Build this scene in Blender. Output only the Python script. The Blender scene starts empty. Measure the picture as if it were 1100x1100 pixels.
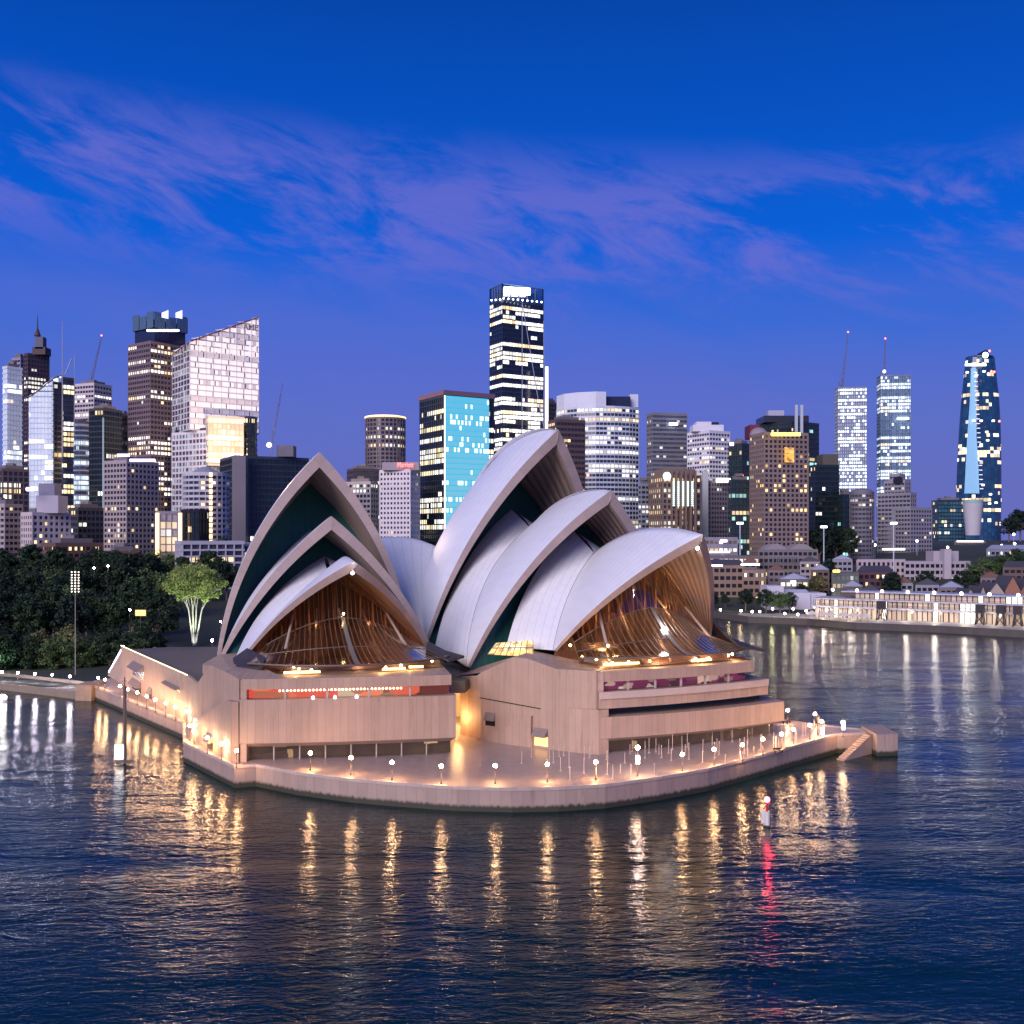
import bpy, math, random
from mathutils import Vector, Matrix, noise as mnoise
S = bpy.context.scene
COL = S.collection
R0 = random.Random(7)
rad = math.radians
# ------------------------------------------------------------------ camera
HC, YH, F = 40.0, 578.0, 1100.0
cam = bpy.data.cameras.new('camera'); camo = bpy.data.objects.new('camera', cam); COL.objects.link(camo)
camo.location = (0, 0, HC); camo.rotation_euler = (rad(90), 0, 0)
cam.sensor_width = 36; cam.lens = 36.0; cam.shift_y = (YH-550)/1100.0
cam.clip_start = 1; cam.clip_end = 30000
S.camera = camo
# ------------------------------------------------------------------ colour management / sampling
S.view_settings.view_transform = 'Standard'; S.view_settings.look = 'None'
S.view_settings.exposure = 0.15; S.view_settings.gamma = 1
S.cycles.use_denoising = True
S.cycles.max_bounces = 6; S.cycles.diffuse_bounces = 2; S.cycles.glossy_bounces = 3
S.cycles.transparent_max_bounces = 12; S.cycles.sample_clamp_indirect = 6
S.cycles.caustics_reflective = False; S.cycles.caustics_refractive = False
# ------------------------------------------------------------------ node helpers
class NT:
    def __init__(s, tree): s.t = tree; s.N = tree.nodes; s.L = tree.links
    def n(s, typ, **kw):
        x = s.N.new(typ)
        for k, v in kw.items(): setattr(x, k, v)
        return x
    def put(s, sock, v):
        if isinstance(v, bpy.types.NodeSocket): s.L.new(v, sock)
        elif isinstance(v, (tuple, list)):
            sock.default_value = tuple(v)+((1,) if len(v) == 3 and len(sock.default_value) == 4 else ())
        else: sock.default_value = v
    def m(s, op, a, b=0.0, c=0.0, clamp=False):
        x = s.n('ShaderNodeMath', operation=op); x.use_clamp = clamp
        s.put(x.inputs[0], a); s.put(x.inputs[1], b); s.put(x.inputs[2], c); return x.outputs[0]
    def mix(s, f, a, b):
        x = s.n('ShaderNodeMix', data_type='RGBA'); s.put(x.inputs[0], f); s.put(x.inputs[6], a); s.put(x.inputs[7], b); return x.outputs[2]
    def comb(s, a, b, c=0.0):
        x = s.n('ShaderNodeCombineXYZ'); s.put(x.inputs[0], a); s.put(x.inputs[1], b); s.put(x.inputs[2], c); return x.outputs[0]
    def sep(s, v):
        x = s.n('ShaderNodeSeparateXYZ'); s.put(x.inputs[0], v); return x.outputs
    def smooth(s, v, a, b, c=0.0, d=1.0):
        x = s.n('ShaderNodeMapRange', interpolation_type='SMOOTHSTEP'); s.put(x.inputs[0], v)
        for i, q in enumerate((a, b, c, d)): s.put(x.inputs[i+1], q)
        return x.outputs[0]
    def noise(s, vec, scale, detail=4, rough=.55, dist=0.0):
        x = s.n('ShaderNodeTexNoise'); s.put(x.inputs['Vector'], vec); x.inputs['Scale'].default_value = scale
        x.inputs['Detail'].default_value = detail; x.inputs['Roughness'].default_value = rough; x.inputs['Distortion'].default_value = dist
        return x.outputs[0]
    def ramp(s, f, stops):
        x = s.n('ShaderNodeValToRGB'); s.put(x.inputs[0], f); e = x.color_ramp.elements
        while len(e) < len(stops): e.new(0.5)
        for q, (p, c) in zip(e, stops): q.position = p; q.color = tuple(c)+(1,)
        return x.outputs[0]
# ------------------------------------------------------------------ world: blue hour sky with violet cloud
W = bpy.data.worlds.new('World'); S.world = W; W.use_nodes = True
w = NT(W.node_tree); bg = w.N['Background']
tc = w.n('ShaderNodeTexCoord').outputs['Generated']
X, Y, Z = w.sep(tc)[:3]
hyp = w.m('SQRT', w.m('ADD', w.m('MULTIPLY', X, X), w.m('MULTIPLY', Y, Y)))
el = w.m('DIVIDE', Z, w.m('MAXIMUM', hyp, .02))
az = w.m('ARCTAN2', X, Y)
base = w.ramp(w.m('MULTIPLY', el, 1.0, clamp=True), [
    (0.0, (.135, .150, .45)), (.04, (.125, .150, .49)), (.12, (.100, .152, .56)), (.20, (.040, .138, .64)),
    (.28, (.001, .112, .66)), (.40, (.0005, .080, .52)), (.55, (.0005, .052, .36)), (.8, (.004, .045, .26)), (1.0, (.008, .05, .24))])
# streaky cloud: axes turned a little so the streaks fall to the right
u1 = w.m('ADD', w.m('MULTIPLY', az, 1.0), w.m('MULTIPLY', el, .9))
v1 = w.m('ADD', w.m('MULTIPLY', el, 1.0), w.m('MULTIPLY', az, .14))
n1 = w.noise(w.comb(w.m('MULTIPLY', u1, 10.0), w.m('MULTIPLY', v1, 19.0), 6.1), 1.0, 8, .64, .5)
n2 = w.noise(w.comb(w.m('MULTIPLY', u1, 1.9), w.m('MULTIPLY', v1, 6.0), 9.3), 1.0, 3, .5, .2)
cl = w.m('SUBTRACT', el, w.m('SUBTRACT', .305, w.m('MULTIPLY', az, .07)))
band = w.smooth(w.m('ABSOLUTE', cl), .02, .10, 1.0, 0.0)
cn = w.m('ADD', w.m('MULTIPLY', n1, .75), w.m('MULTIPLY', n2, .45))
cm = w.m('MULTIPLY', w.smooth(cn, .55, .72), band)
low = w.m('MULTIPLY', w.smooth(w.m('ADD', w.m('MULTIPLY', n2, .7), w.m('MULTIPLY', n1, .3)), .38, .62), w.smooth(el, .30, .20))
c1 = w.mix(w.m('MULTIPLY', low, .45), base, (.115, .145, .58))
c2 = w.mix(w.m('MULTIPLY', cm, .66), c1, (.155, .155, .60))
gl = w.smooth(el, -.02, -.3)
c3 = w.mix(gl, c2, (.02, .03, .07))
nish = w.n('ShaderNodeTexSky', sky_type='NISHITA'); nish.sun_disc = False
nish.sun_elevation = rad(2); nish.sun_rotation = rad(200)
add = w.n('ShaderNodeMix', data_type='RGBA', blend_type='ADD'); add.inputs[0].default_value = .002
w.put(add.inputs[6], c3); w.put(add.inputs[7], nish.outputs[0])
w.put(bg.inputs[0], add.outputs[2]); bg.inputs[1].default_value = .93
# ------------------------------------------------------------------ low, very soft twilight glow from behind the camera
sun = bpy.data.lights.new('twilight_glow', 'SUN'); sun.energy = 2.8; sun.angle = rad(40); sun.color = (1, .86, .90)
suno = bpy.data.objects.new('twilight_glow', sun); COL.objects.link(suno)
sd = Vector((.42, .80, -.42)).normalized()
suno.rotation_euler = sd.to_track_quat('-Z', 'Y').to_euler()
# ------------------------------------------------------------------ materials
MC = {}
def mat(name, col=(.5, .5, .5), rough=.6, metal=0.0, em=None, es=0.0, var=.12, vs=.4, bump=0.0, samp=True, spec=.5):
    if name in MC: return MC[name]
    m = bpy.data.materials.new(name); m.use_nodes = True; t = NT(m.node_tree); b = t.N['Principled BSDF']
    b.inputs['Roughness'].default_value = rough; b.inputs['Metallic'].default_value = metal
    b.inputs['Specular IOR Level'].default_value = spec
    if em:
        b.inputs['Base Color'].default_value = tuple(col)+(1,)
        b.inputs['Emission Color'].default_value = tuple(em)+(1,); b.inputs['Emission Strength'].default_value = es
    else:
        o = t.n('ShaderNodeTexCoord').outputs['Object']
        nz = t.noise(o, vs, 5)
        t.put(b.inputs['Base Color'], t.mix(nz, tuple(c*(1-var*1.6) for c in col), tuple(min(1, c*(1+var*1.6)) for c in col)))
        if bump:
            bp = t.n('ShaderNodeBump'); bp.inputs['Strength'].default_value = bump; bp.inputs['Distance'].default_value = .05
            t.put(bp.inputs['Height'], t.noise(o, vs*8, 4)); t.L.new(bp.outputs[0], b.inputs['Normal'])
    if not samp: m.cycles.emission_sampling = 'NONE'
    MC[name] = m; return m
def glass_thin(name, tint, refl=.15, rough=.05):
    if name in MC: return MC[name]
    m = bpy.data.materials.new(name); m.use_nodes = True; t = NT(m.node_tree)
    t.N.remove(t.N['Principled BSDF']); out = t.N['Material Output']
    tr = t.n('ShaderNodeBsdfTransparent'); tr.inputs[0].default_value = tuple(tint)+(1,)
    gl_ = t.n('ShaderNodeBsdfGlossy'); gl_.inputs['Roughness'].default_value = rough
    gl_.inputs['Color'].default_value = (.9, .85, .8, 1)
    fr = t.n('ShaderNodeLayerWeight'); fr.inputs[0].default_value = .5
    f = t.m('ADD', t.m('MULTIPLY', t.m('POWER', fr.outputs['Facing'], 3.0), .55), refl, clamp=True)
    mx = t.n('ShaderNodeMixShader'); t.L.new(f, mx.inputs[0]); t.L.new(tr.outputs[0], mx.inputs[1]); t.L.new(gl_.outputs[0], mx.inputs[2])
    t.L.new(mx.outputs[0], out.inputs[0]); MC[name] = m; return m
def mat_tiles():
    m = bpy.data.materials.new('shell_tiles'); m.use_nodes = True; t = NT(m.node_tree); b = t.N['Principled BSDF']
    uv = t.n('ShaderNodeUVMap').outputs[0]; U, V, _ = t.sep(uv)[:3]
    o = t.n('ShaderNodeTexCoord').outputs['Object']
    nz = t.noise(o, .12, 5)
    # u = rib number, v = metres up the rib : seams between ribs and V shaped tile lids
    fu = t.m('FRACT', U); seam = t.m('LESS_THAN', t.m('MINIMUM', fu, t.m('SUBTRACT', 1.0, fu)), .035)
    lid = t.m('FRACT', t.m('ADD', t.m('MULTIPLY', V, .33), t.m('MULTIPLY', t.m('ABSOLUTE', t.m('SUBTRACT', fu, .5)), .9)))
    lidl = t.m('LESS_THAN', lid, .06)
    ln = t.m('MAXIMUM', seam, t.m('MULTIPLY', lidl, .55))
    c = t.mix(nz, (.74, .76, .82), (.86, .88, .94))
    strk = t.noise(t.comb(t.m('MULTIPLY', U, 3.0), t.m('MULTIPLY', V, .08), 0), 1.0, 4)
    c = t.mix(t.m('MULTIPLY', t.smooth(strk, .55, .8), .35), c, (.58, .57, .60))
    t.put(b.inputs['Base Color'], t.mix(t.m('MULTIPLY', ln, .30), c, (.38, .35, .36)))
    b.inputs['Roughness'].default_value = .38
    bp = t.n('ShaderNodeBump'); bp.inputs['Strength'].default_value = .5; bp.inputs['Distance'].default_value = .08
    t.put(bp.inputs['Height'], t.m('SUBTRACT', 1.0, ln)); t.L.new(bp.outputs[0], b.inputs['Normal'])
    return m
def mat_ribbed(name, col, step=1.0, dk=.4, bd=.35):
    m = bpy.data.materials.new(name); m.use_nodes = True; t = NT(m.node_tree); b = t.N['Principled BSDF']
    uv = t.n('ShaderNodeUVMap').outputs[0]; U, V, _ = t.sep(uv)[:3]
    w_ = t.m('ABSOLUTE', t.m('SINE', t.m('MULTIPLY', U, 3.14159*step)))
    o = t.n('ShaderNodeTexCoord').outputs['Object']
    c = t.mix(t.noise(o, .3, 5), tuple(x*.8 for x in col), tuple(x*1.15 for x in col))
    t.put(b.inputs['Base Color'], t.mix(t.m('MULTIPLY', t.m('LESS_THAN', w_, .18), dk), c, tuple(x*.4 for x in col)))
    b.inputs['Roughness'].default_value = .6
    bp = t.n('ShaderNodeBump'); bp.inputs['Strength'].default_value = 1; bp.inputs['Distance'].default_value = bd
    t.put(bp.inputs['Height'], w_); t.L.new(bp.outputs[0], b.inputs['Normal'])
    return m
def mat_panels(name, col, pw=1.25, rough=.7, vert=True, dark=.35, stain=.35, tide=False):
    m = bpy.data.materials.new(name); m.use_nodes = True; t = NT(m.node_tree); b = t.N['Principled BSDF']
    uv = t.n('ShaderNodeUVMap').outputs[0]; U, V, _ = t.sep(uv)[:3]
    o = t.n('ShaderNodeTexCoord').outputs['Object']
    fu = t.m('FRACT', t.m('DIVIDE', U, pw)); ln = t.m('LESS_THAN', fu, .045)
    if not vert:
        fv = t.m('FRACT', t.m('DIVIDE', V, pw)); ln = t.m('MAXIMUM', ln, t.m('LESS_THAN', fv, .045))
    wn = t.n('ShaderNodeTexWhiteNoise', noise_dimensions='2D')
    t.put(wn.inputs[0], t.comb(t.m('FLOOR', t.m('DIVIDE', U, pw)), t.m('FLOOR', t.m('DIVIDE', V, pw*(1 if not vert else 50)))))
    nz = t.noise(o, .25, 6, .6); fine = t.noise(o, 6.0, 3, .7)
    k = t.m('ADD', t.m('ADD', t.m('MULTIPLY', nz, .5), t.m('MULTIPLY', fine, .25)), t.m('MULTIPLY', wn.outputs[0], .25))
    c = t.mix(k, tuple(x*.72 for x in col), tuple(min(1, x*1.25) for x in col))
    st = t.noise(t.comb(t.m('MULTIPLY', U, 1.4), t.m('MULTIPLY', V, .12), 1.0), 1.0, 5, .6)
    c = t.mix(t.m('MULTIPLY', t.smooth(st, .52, .75), stain), c, tuple(x*.5 for x in col))
    c = t.mix(t.m('MULTIPLY', ln, dark), c, tuple(x*.35 for x in col))
    if tide:
        oz_ = t.sep(o)[2]; tz = t.m('ADD', oz_, t.m('MULTIPLY', st, 1.2)); c = t.mix(t.smooth(tz, 1.75, 1.15), c, (.045, .045, .028))
    t.put(b.inputs['Base Color'], c)
    b.inputs['Roughness'].default_value = rough
    bp = t.n('ShaderNodeBump'); bp.inputs['Strength'].default_value = .4; bp.inputs['Distance'].default_value = .04
    t.put(bp.inputs['Height'], t.m('SUBTRACT', fine, ln)); t.L.new(bp.outputs[0], b.inputs['Normal'])
    return m
def mat_win(name, glass=(.02, .03, .05), lit=.3, run=1.0, bay=3.0, cool=(1, .95, .85), warm=(1, .72, .38), wf=.25, es=2.2, frame=.10, rough=.12, metal=.0, gcol2=None):
    """window band: glass, with some bays lit from inside; the floor number comes from the band's height"""
    if name in MC: return MC[name]
    m = bpy.data.materials.new(name); m.use_nodes = True; t = NT(m.node_tree); b = t.N['Principled BSDF']
    uv = t.n('ShaderNodeUVMap').outputs[0]; U, V, _ = t.sep(uv)[:3]
    lo = t.n('ShaderNodeObjectInfo').outputs['Location']; LX, LY, LZ = t.sep(lo)[:3]
    ub = t.m('DIVIDE', U, bay); cell = t.m('FLOOR', ub); fu = t.m('FRACT', ub)
    def wn(a, b_, c_):
        x = t.n('ShaderNodeTexWhiteNoise', noise_dimensions='3D'); t.put(x.inputs[0], t.comb(a, b_, c_)); return x.outputs
    fl = wn(LZ, LX, 5.5)[0]                                    # floor by floor
    g = wn(t.m('FLOOR', t.m('DIVIDE', cell, 4.0)), LZ, LX)[0]  # rooms of four bays
    c = wn(cell, t.m('ADD', LZ, 3.7), LX)
    p = t.m('MULTIPLY', lit, t.smooth(fl, .35, .9, .30, 2.6))
    sc = t.m('ADD', t.m('MULTIPLY', g, .62*run), t.m('MULTIPLY', c[0], 1-.62*run))
    on = t.m('LESS_THAN', sc, t.m('ADD', t.m('MULTIPLY', p, .8), .08*0))
    nf = t.m('GREATER_THAN', t.m('MINIMUM', fu, t.m('SUBTRACT', 1.0, fu)), frame)
    br = t.m('ADD', .35, t.m('MULTIPLY', wn(cell, LZ, 8.8)[0], .9))
    e = t.m('MULTIPLY', t.m('MULTIPLY', on, nf), br)
    col = t.mix(t.m('LESS_THAN', wn(g, LZ, 2.2)[0], wf), cool, warm)
    gc = t.mix(c[0], glass, gcol2 or tuple(x*1.6 for x in glass))
    t.put(b.inputs['Base Color'], t.mix(nf, (.03, .03, .035), gc))
    b.inputs['Roughness'].default_value = rough; b.inputs['Metallic'].default_value = metal
    t.put(b.inputs['Emission Color'], col); t.put(b.inputs['Emission Strength'], t.m('MULTIPLY', e, es))
    m.cycles.emission_sampling = 'NONE'
    MC[name] = m; return m
# ------------------------------------------------------------------ mesh builder
class MB:
    def __init__(s): s.v = []; s.f = []; s.uv = []; s.sm = []; s.mi = []
    def face(s, pts, uvs=None, smooth=False, mi=0):
        i = len(s.v); s.v += [tuple(p) for p in pts]; s.f.append(tuple(range(i, i+len(pts))))
        s.uv += list(uvs) if uvs else [(p[0], p[1]) for p in pts]; s.sm.append(smooth); s.mi.append(mi)
    def grid(s, rows, uvs=None, smooth=True, flip=False, mi=0):
        n = len(rows[0]); base = len(s.v)
        for r in rows: s.v += [tuple(p) for p in r]
        for i in range(len(rows)-1):
            for j in range(n-1):
                q = [(i, j), (i, j+1), (i+1, j+1), (i+1, j)]
                if flip: q = q[::-1]
                s.f.append(tuple(base+a*n+b for a, b in q)); s.sm.append(smooth); s.mi.append(mi)
                s.uv += [uvs[a][b] if uvs else (b, a) for a, b in q]
    def wall(s, pts, z0, z1, closed=False, u0=0.0, mi=0, flip=False):
        P = list(pts)+([pts[0]] if closed else []); u = u0
        for a, b in zip(P[:-1], P[1:]):
            L = math.hypot(b[0]-a[0], b[1]-a[1]); za = z0 if not callable(z0) else z0
            q = [(a[0], a[1], z0), (b[0], b[1], z0), (b[0], b[1], z1), (a[0], a[1], z1)]
            w_ = [(u, z0), (u+L, z0), (u+L, z1), (u, z1)]
            if flip: q, w_ = q[::-1], w_[::-1]
            s.face(q, w_, mi=mi); u += L
    def cap(s, pts, z, up=True, mi=0):
        q = [(p[0], p[1], z) for p in pts]
        s.face(q if up else q[::-1], mi=mi)
    def prism(s, pts, z0, z1, mi=0, bottom=True):
        s.wall(pts, z0, z1, True, mi=mi); s.cap(pts, z1, mi=mi)
        if bottom: s.cap(pts, z0, False, mi=mi)
    def box(s, x0, x1, y0, y1, z0, z1, mi=0):
        s.prism([(x0, y0), (x1, y0), (x1, y1), (x0, y1)], z0, z1, mi)
    def tube(s, a, b, ra, rb=None, n=8, mi=0, cap=True):
        a = Vector(a); b = Vector(b); rb = ra if rb is None else rb; d = (b-a)
        if d.length < 1e-6: return
        d.normalize(); x = d.orthogonal().normalized(); y = d.cross(x)
        c = [(math.cos(2*math.pi*k/n), math.sin(2*math.pi*k/n)) for k in range(n+1)]
        r1 = [a+(x*p+y*q)*ra for p, q in c]; r2 = [b+(x*p+y*q)*rb for p, q in c]
        s.grid([r1, r2], flip=False, mi=mi)
        if cap: s.face(r2[:-1], mi=mi); s.face(r1[:-1][::-1], mi=mi)
    def sphere(s, c, r, n=10, m_=6, sz=1.0, mi=0, z0=-1.0, z1=1.0):
        rows = []
        for i in range(m_+1):
            t_ = math.asin(z0)+(math.asin(z1)-math.asin(z0))*i/m_
            rows.append([(c[0]+r*math.cos(t_)*math.cos(2*math.pi*j/n), c[1]+r*math.cos(t_)*math.sin(2*math.pi*j/n), c[2]+r*sz*math.sin(t_)) for j in range(n+1)])
        s.grid(rows, mi=mi)
    def mesh(s, name, mats):
        me = bpy.data.meshes.new(name); me.from_pydata(s.v, [], s.f)
        ul = me.uv_layers.new(name='UVMap'); ul.data.foreach_set('uv', [c for q in s.uv for c in q])
        me.polygons.foreach_set('use_smooth', s.sm); me.polygons.foreach_set('material_index', s.mi)
        for m in (mats if isinstance(mats, (list, tuple)) else [mats]): me.materials.append(m)
        me.update(); return me
    def obj(s, name, mats, parent=None, loc=None, weld=False):
        me = s.mesh(name, mats)
        if weld:
            import bmesh
            b = bmesh.new(); b.from_mesh(me); bmesh.ops.remove_doubles(b, verts=b.verts, dist=.002); b.to_mesh(me); b.free()
        return link(name, me, parent, loc)
def link(name, data, parent=None, loc=None):
    o = bpy.data.objects.new(name, data); COL.objects.link(o)
    if parent is not None: o.parent = parent
    if loc is not None: o.location = loc
    return o
def tag(o, label=None, cat=None, group=None, kind=None):
    if label: o['label'] = label
    if cat: o['category'] = cat
    if group: o['group'] = group
    if kind: o['kind'] = kind
    return o
def thing(name, label, cat, loc=(0, 0, 0), group=None):
    return tag(link(name, None, None, loc), label, cat, group)
def struct(name, mb, m): return tag(mb.obj(name, m), kind='structure')
def dup(root, loc=None, rotz=None, scale=None, label=None, group=None):
    r = root.copy(); COL.objects.link(r)
    if loc is not None: r.location = loc
    if rotz is not None: r.rotation_euler = (0, 0, rotz)
    if scale is not None: r.scale = scale
    if label: r['label'] = label
    if group: r['group'] = group
    for ch in list(root.children):
        c = ch.copy(); COL.objects.link(c); c.parent = r
        for g in list(ch.children):
            d = g.copy(); COL.objects.link(d); d.parent = c
    return r
def ws(px, Yd, py=None):
    x = (px-550.0)/F*Yd
    return (x, Yd) if py is None else (x, Yd, HC+(YH-py)/F*Yd)
def at_z(px, py, z):            # the point at height z seen along a sight line of the survey
    Yd = (HC-z)*F/(py-YH); return ((px-550.0)/F*Yd, Yd)
def zof(py, Yd): return HC+(YH-py)/F*Yd
# ================================================================== water and land
DZ = 3.5
wm = bpy.data.materials.new('harbour_water'); wm.use_nodes = True; t = NT(wm.node_tree); b = t.N['Principled BSDF']
o = t.n('ShaderNodeTexCoord').outputs['Object']; ox, oy, oz = t.sep(o)[:3]
b.inputs['Base Color'].default_value = (.002, .020, .021, 1); b.inputs['Roughness'].default_value = .10
b.inputs['IOR'].default_value = 1.31
a1 = t.noise(t.comb(t.m('MULTIPLY', ox, .30), t.m('ADD', t.m('MULTIPLY', oy, .80), t.m('MULTIPLY', ox, -.05)), 0), 1.0, 3, .55, .6)
a2 = t.noise(t.comb(t.m('MULTIPLY', ox, 1.0), t.m('MULTIPLY', oy, 2.0), 4.0), 1.0, 3, .6, .4)
a3 = t.noise(t.comb(t.m('MULTIPLY', ox, .045), t.m('MULTIPLY', oy, .09), 8.0), 1.0, 2, .5, .3)
h = t.m('ADD', t.m('ADD', t.m('MULTIPLY', a1, .40), t.m('MULTIPLY', a2, .15)), t.m('MULTIPLY', a3, 1.2))
bp = t.n('ShaderNodeBump'); bp.inputs['Strength'].default_value = 1.0; bp.inputs['Distance'].default_value = .40
calm = t.noise(t.comb(t.m('MULTIPLY', ox, .012), t.m('MULTIPLY', oy, .03), 2.0), 1.0, 3, .5, .8)
t.put(bp.inputs['Height'], t.m('MULTIPLY', h, t.smooth(calm, .35, .65, .55, 1.25))); t.L.new(bp.outputs[0], b.inputs['Normal'])
q = MB(); q.face([(-9000, -300, 0), (9000, -300, 0), (9000, 14000, 0), (-9000, 14000, 0)])
struct('water', q, wm)

granite = mat_panels('podium_granite', (.43, .305, .24), 1.25, .62, dark=.5, stain=.5)
granite_s = mat_panels('seawall_granite', (.42, .31, .26), 1.6, .6, stain=.6, tide=True)
paving = mat_panels('broadwalk_paving', (.40, .31, .28), 1.3, .32, vert=False, dark=.25, stain=.0)
dark_room = mat('dark_interior', (.03, .026, .024), .7)
# broadwalk edge, from the survey
edge = [at_z(px, py, DZ) for px, py in [(102, 737), (135, 750), (197, 775)]]
edge += [(-60.5, 188.5)]
edge += [at_z(px, py, DZ) for px, py in [(197, 797), (252, 823), (275, 821.5), (320, 830), (375, 837), (430, 841.5), (490, 845.5), (550, 847), (600, 846), (650, 843), (705, 835.5), (760, 826), (820, 810.5), (850, 802), (880, 794)]]
edge += [(60.5, 190.5), (66.3, 192.0), (66.5, 195.5), (60, 200), (54, 206), (46, 222), (40, 322), (-70, 322), (-98, 275), (-106.5, 262), (-106, 254)]
q = MB(); q.wall(edge, -3, DZ-.35, True)
# coping stone stands a hair proud
def offs(poly, d, closed=True):
    n = len(poly); out = []
    for i in range(n):
        p0 = Vector(poly[i-1][:2]) if (closed or i > 0) else None; p1 = Vector(poly[i][:2])
        p2 = Vector(poly[(i+1) % n][:2]) if (closed or i < n-1) else None
        ns = []
        for a, c in ((p0, p1), (p1, p2)):
            if a is None or c is None: continue
            e = (c-a)
            if e.length < 1e-6: continue
            e.normalize(); ns.append(Vector((e.y, -e.x)))
        m = sum(ns, Vector((0, 0)))
        if m.length < 1e-6: m = ns[0]
        m.normalize(); k = max(.45, m.dot(ns[0])); r = p1+m*(d/k); out.append((r.x, r.y))
    return out
e_out = offs(edge, .12); e_in = offs(edge, -.55)
sw = struct('seawall', q, granite_s)
q = MB(); q.wall(e_out, DZ-.35, DZ+.12, True)
for a, c, a2, c2 in zip(e_out, e_out[1:]+e_out[:1], e_in, e_in[1:]+e_in[:1]):
    q.face([(a[0], a[1], DZ+.12), (c[0], c[1], DZ+.12), (c2[0], c2[1], DZ+.12), (a2[0], a2[1], DZ+.12)])
    q.face([(a[0], a[1], DZ-.35), (a2[0], a2[1], DZ-.35), (c2[0], c2[1], DZ-.35), (c[0], c[1], DZ-.35)])
q.wall(e_in, DZ, DZ+.12, True, flip=True)
struct('kerb', q, mat_panels('coping_stone', (.52, .42, .37), 2.4, .5, stain=.1))
q = MB(); q.cap(edge, DZ); struct('broadwalk_pavement', q, paving)
# mooring dolphin and landing stair at the west end
q = MB(); q.prism([(66.9, 187.6), (71.0, 188.5), (71.2, 197.5), (67.0, 196.5)], -3, 4.0)
tag(q.obj('mooring_block', granite_s), 'square stone block standing in the water at the west tip of the broadwalk', 'harbour block')
q = MB()
for k in range(14):
    z1 = DZ-k*.27; f0 = k/14; f1 = (k+1)/14
    a0 = Vector((65.8, 191.2)).lerp(Vector((58.0, 184.2)), f0); a1_ = Vector((65.8, 191.2)).lerp(Vector((58.0, 184.2)), f1)
    nn = Vector((.66, -.75))*1.5
    q.prism([tuple(a0), tuple(a0+nn), tuple(a1_+nn), tuple(a1_)][::-1] if False else [tuple(a1_), tuple(a1_+nn), tuple(a0+nn), tuple(a0)], -2, z1)
tag(q.obj('landing_stair', granite), 'pale stone landing stair dropping to the water beside the mooring block', 'stair')

# the land behind: left gardens, city, and The Rocks; one sheet with gentle hills
shoreL = [(-330, 300), (-200, 290), (-150, 276), (-138, 272), (-121, 262), (-106, 253)]
shoreR = [(101, 518), (112, 484), (136, 472), (151, 449), (181, 433), (206, 411), (235, 395), (420, 350), (900, 300)]
def hgt(x, y):
    hl = 2.2+max(0, min(1, (y-300)/330))**1.2*17
    hr = 2.6+max(0, min(1, (y-500)/260))*22+max(0, min(1, (x-250)/200))*14*max(0, min(1, (y-520)/100))
    k = max(0, min(1, (x+60)/160)); v = hl*(1-k)+hr*k
    return v if y < 800 else max(v-(y-800)*.004, 8)
q = MB()
NXg, NYg = 90, 46
def yshore(x):
    pts = shoreL+[(-100, 262), (40, 320), (44, 330), (60, 700), (95, 560)]+shoreR
    if x < -106: pp = shoreL
    elif x < 40: return 262 if x < -60 else 330
    elif x < 95: return 700-abs(x-60)*2 if x < 95 else 560
    else: pp = [(95, 560)]+shoreR
    for a, c in zip(pp[:-1], pp[1:]):
        if a[0] <= x <= c[0]: return a[1]+(c[1]-a[1])*(x-a[0])/max(1e-6, c[0]-a[0])
    return 300
xs = sorted(set([-2600, -1800, -1200, -800, -500, -400]+[-330+i*14 for i in range(17)]+[-106, -104, -80, -60.1, -60, -30, 0, 20, 39.9, 40.1, 50, 60, 80, 94.9, 95.1]+[p[0] for p in shoreR]+[260, 300, 350, 480, 560, 700, 1300, 1900, 2600]))
rows = []
for x in xs:
    y0 = yshore(x); r = []
    for j in range(NYg+1):
        f = (j/NYg)**2.2; y = y0+(3200-y0)*f
        r.append((x, y, hgt(x, y) if j else (1.6 if x < -60 else 2.6)))
    rows.append(r)
q.grid(rows, flip=True)
q.wall([r[0] for r in rows], -3, 1.6)
struct('ground', q, mat('city_ground', (.035, .042, .03), .9, var=.4, vs=.05))
# low quay wall right, real stone with a bright apron
q = MB(); sr = [(101, 518), (112, 484), (136, 472), (151, 449), (181, 433), (206, 411), (235, 395), (420, 350)]
sr2 = offs(sr, .4, False)
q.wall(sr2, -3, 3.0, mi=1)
back = offs(sr, -26, False)
for a, c, d, e in zip(sr2[:-1], sr2[1:], back[1:], back[:-1]):
    q.face([(a[0], a[1], 3.0), (c[0], c[1], 3.0), (d[0], d[1], 3.05), (e[0], e[1], 3.05)])
struct('quay_pavement', q, [mat_panels('quay_stone', (.50, .46, .40), 2.5, .55, vert=False, dark=.2), mat_panels('quay_wall', (.10, .085, .08), 2.5, .8)])
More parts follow.
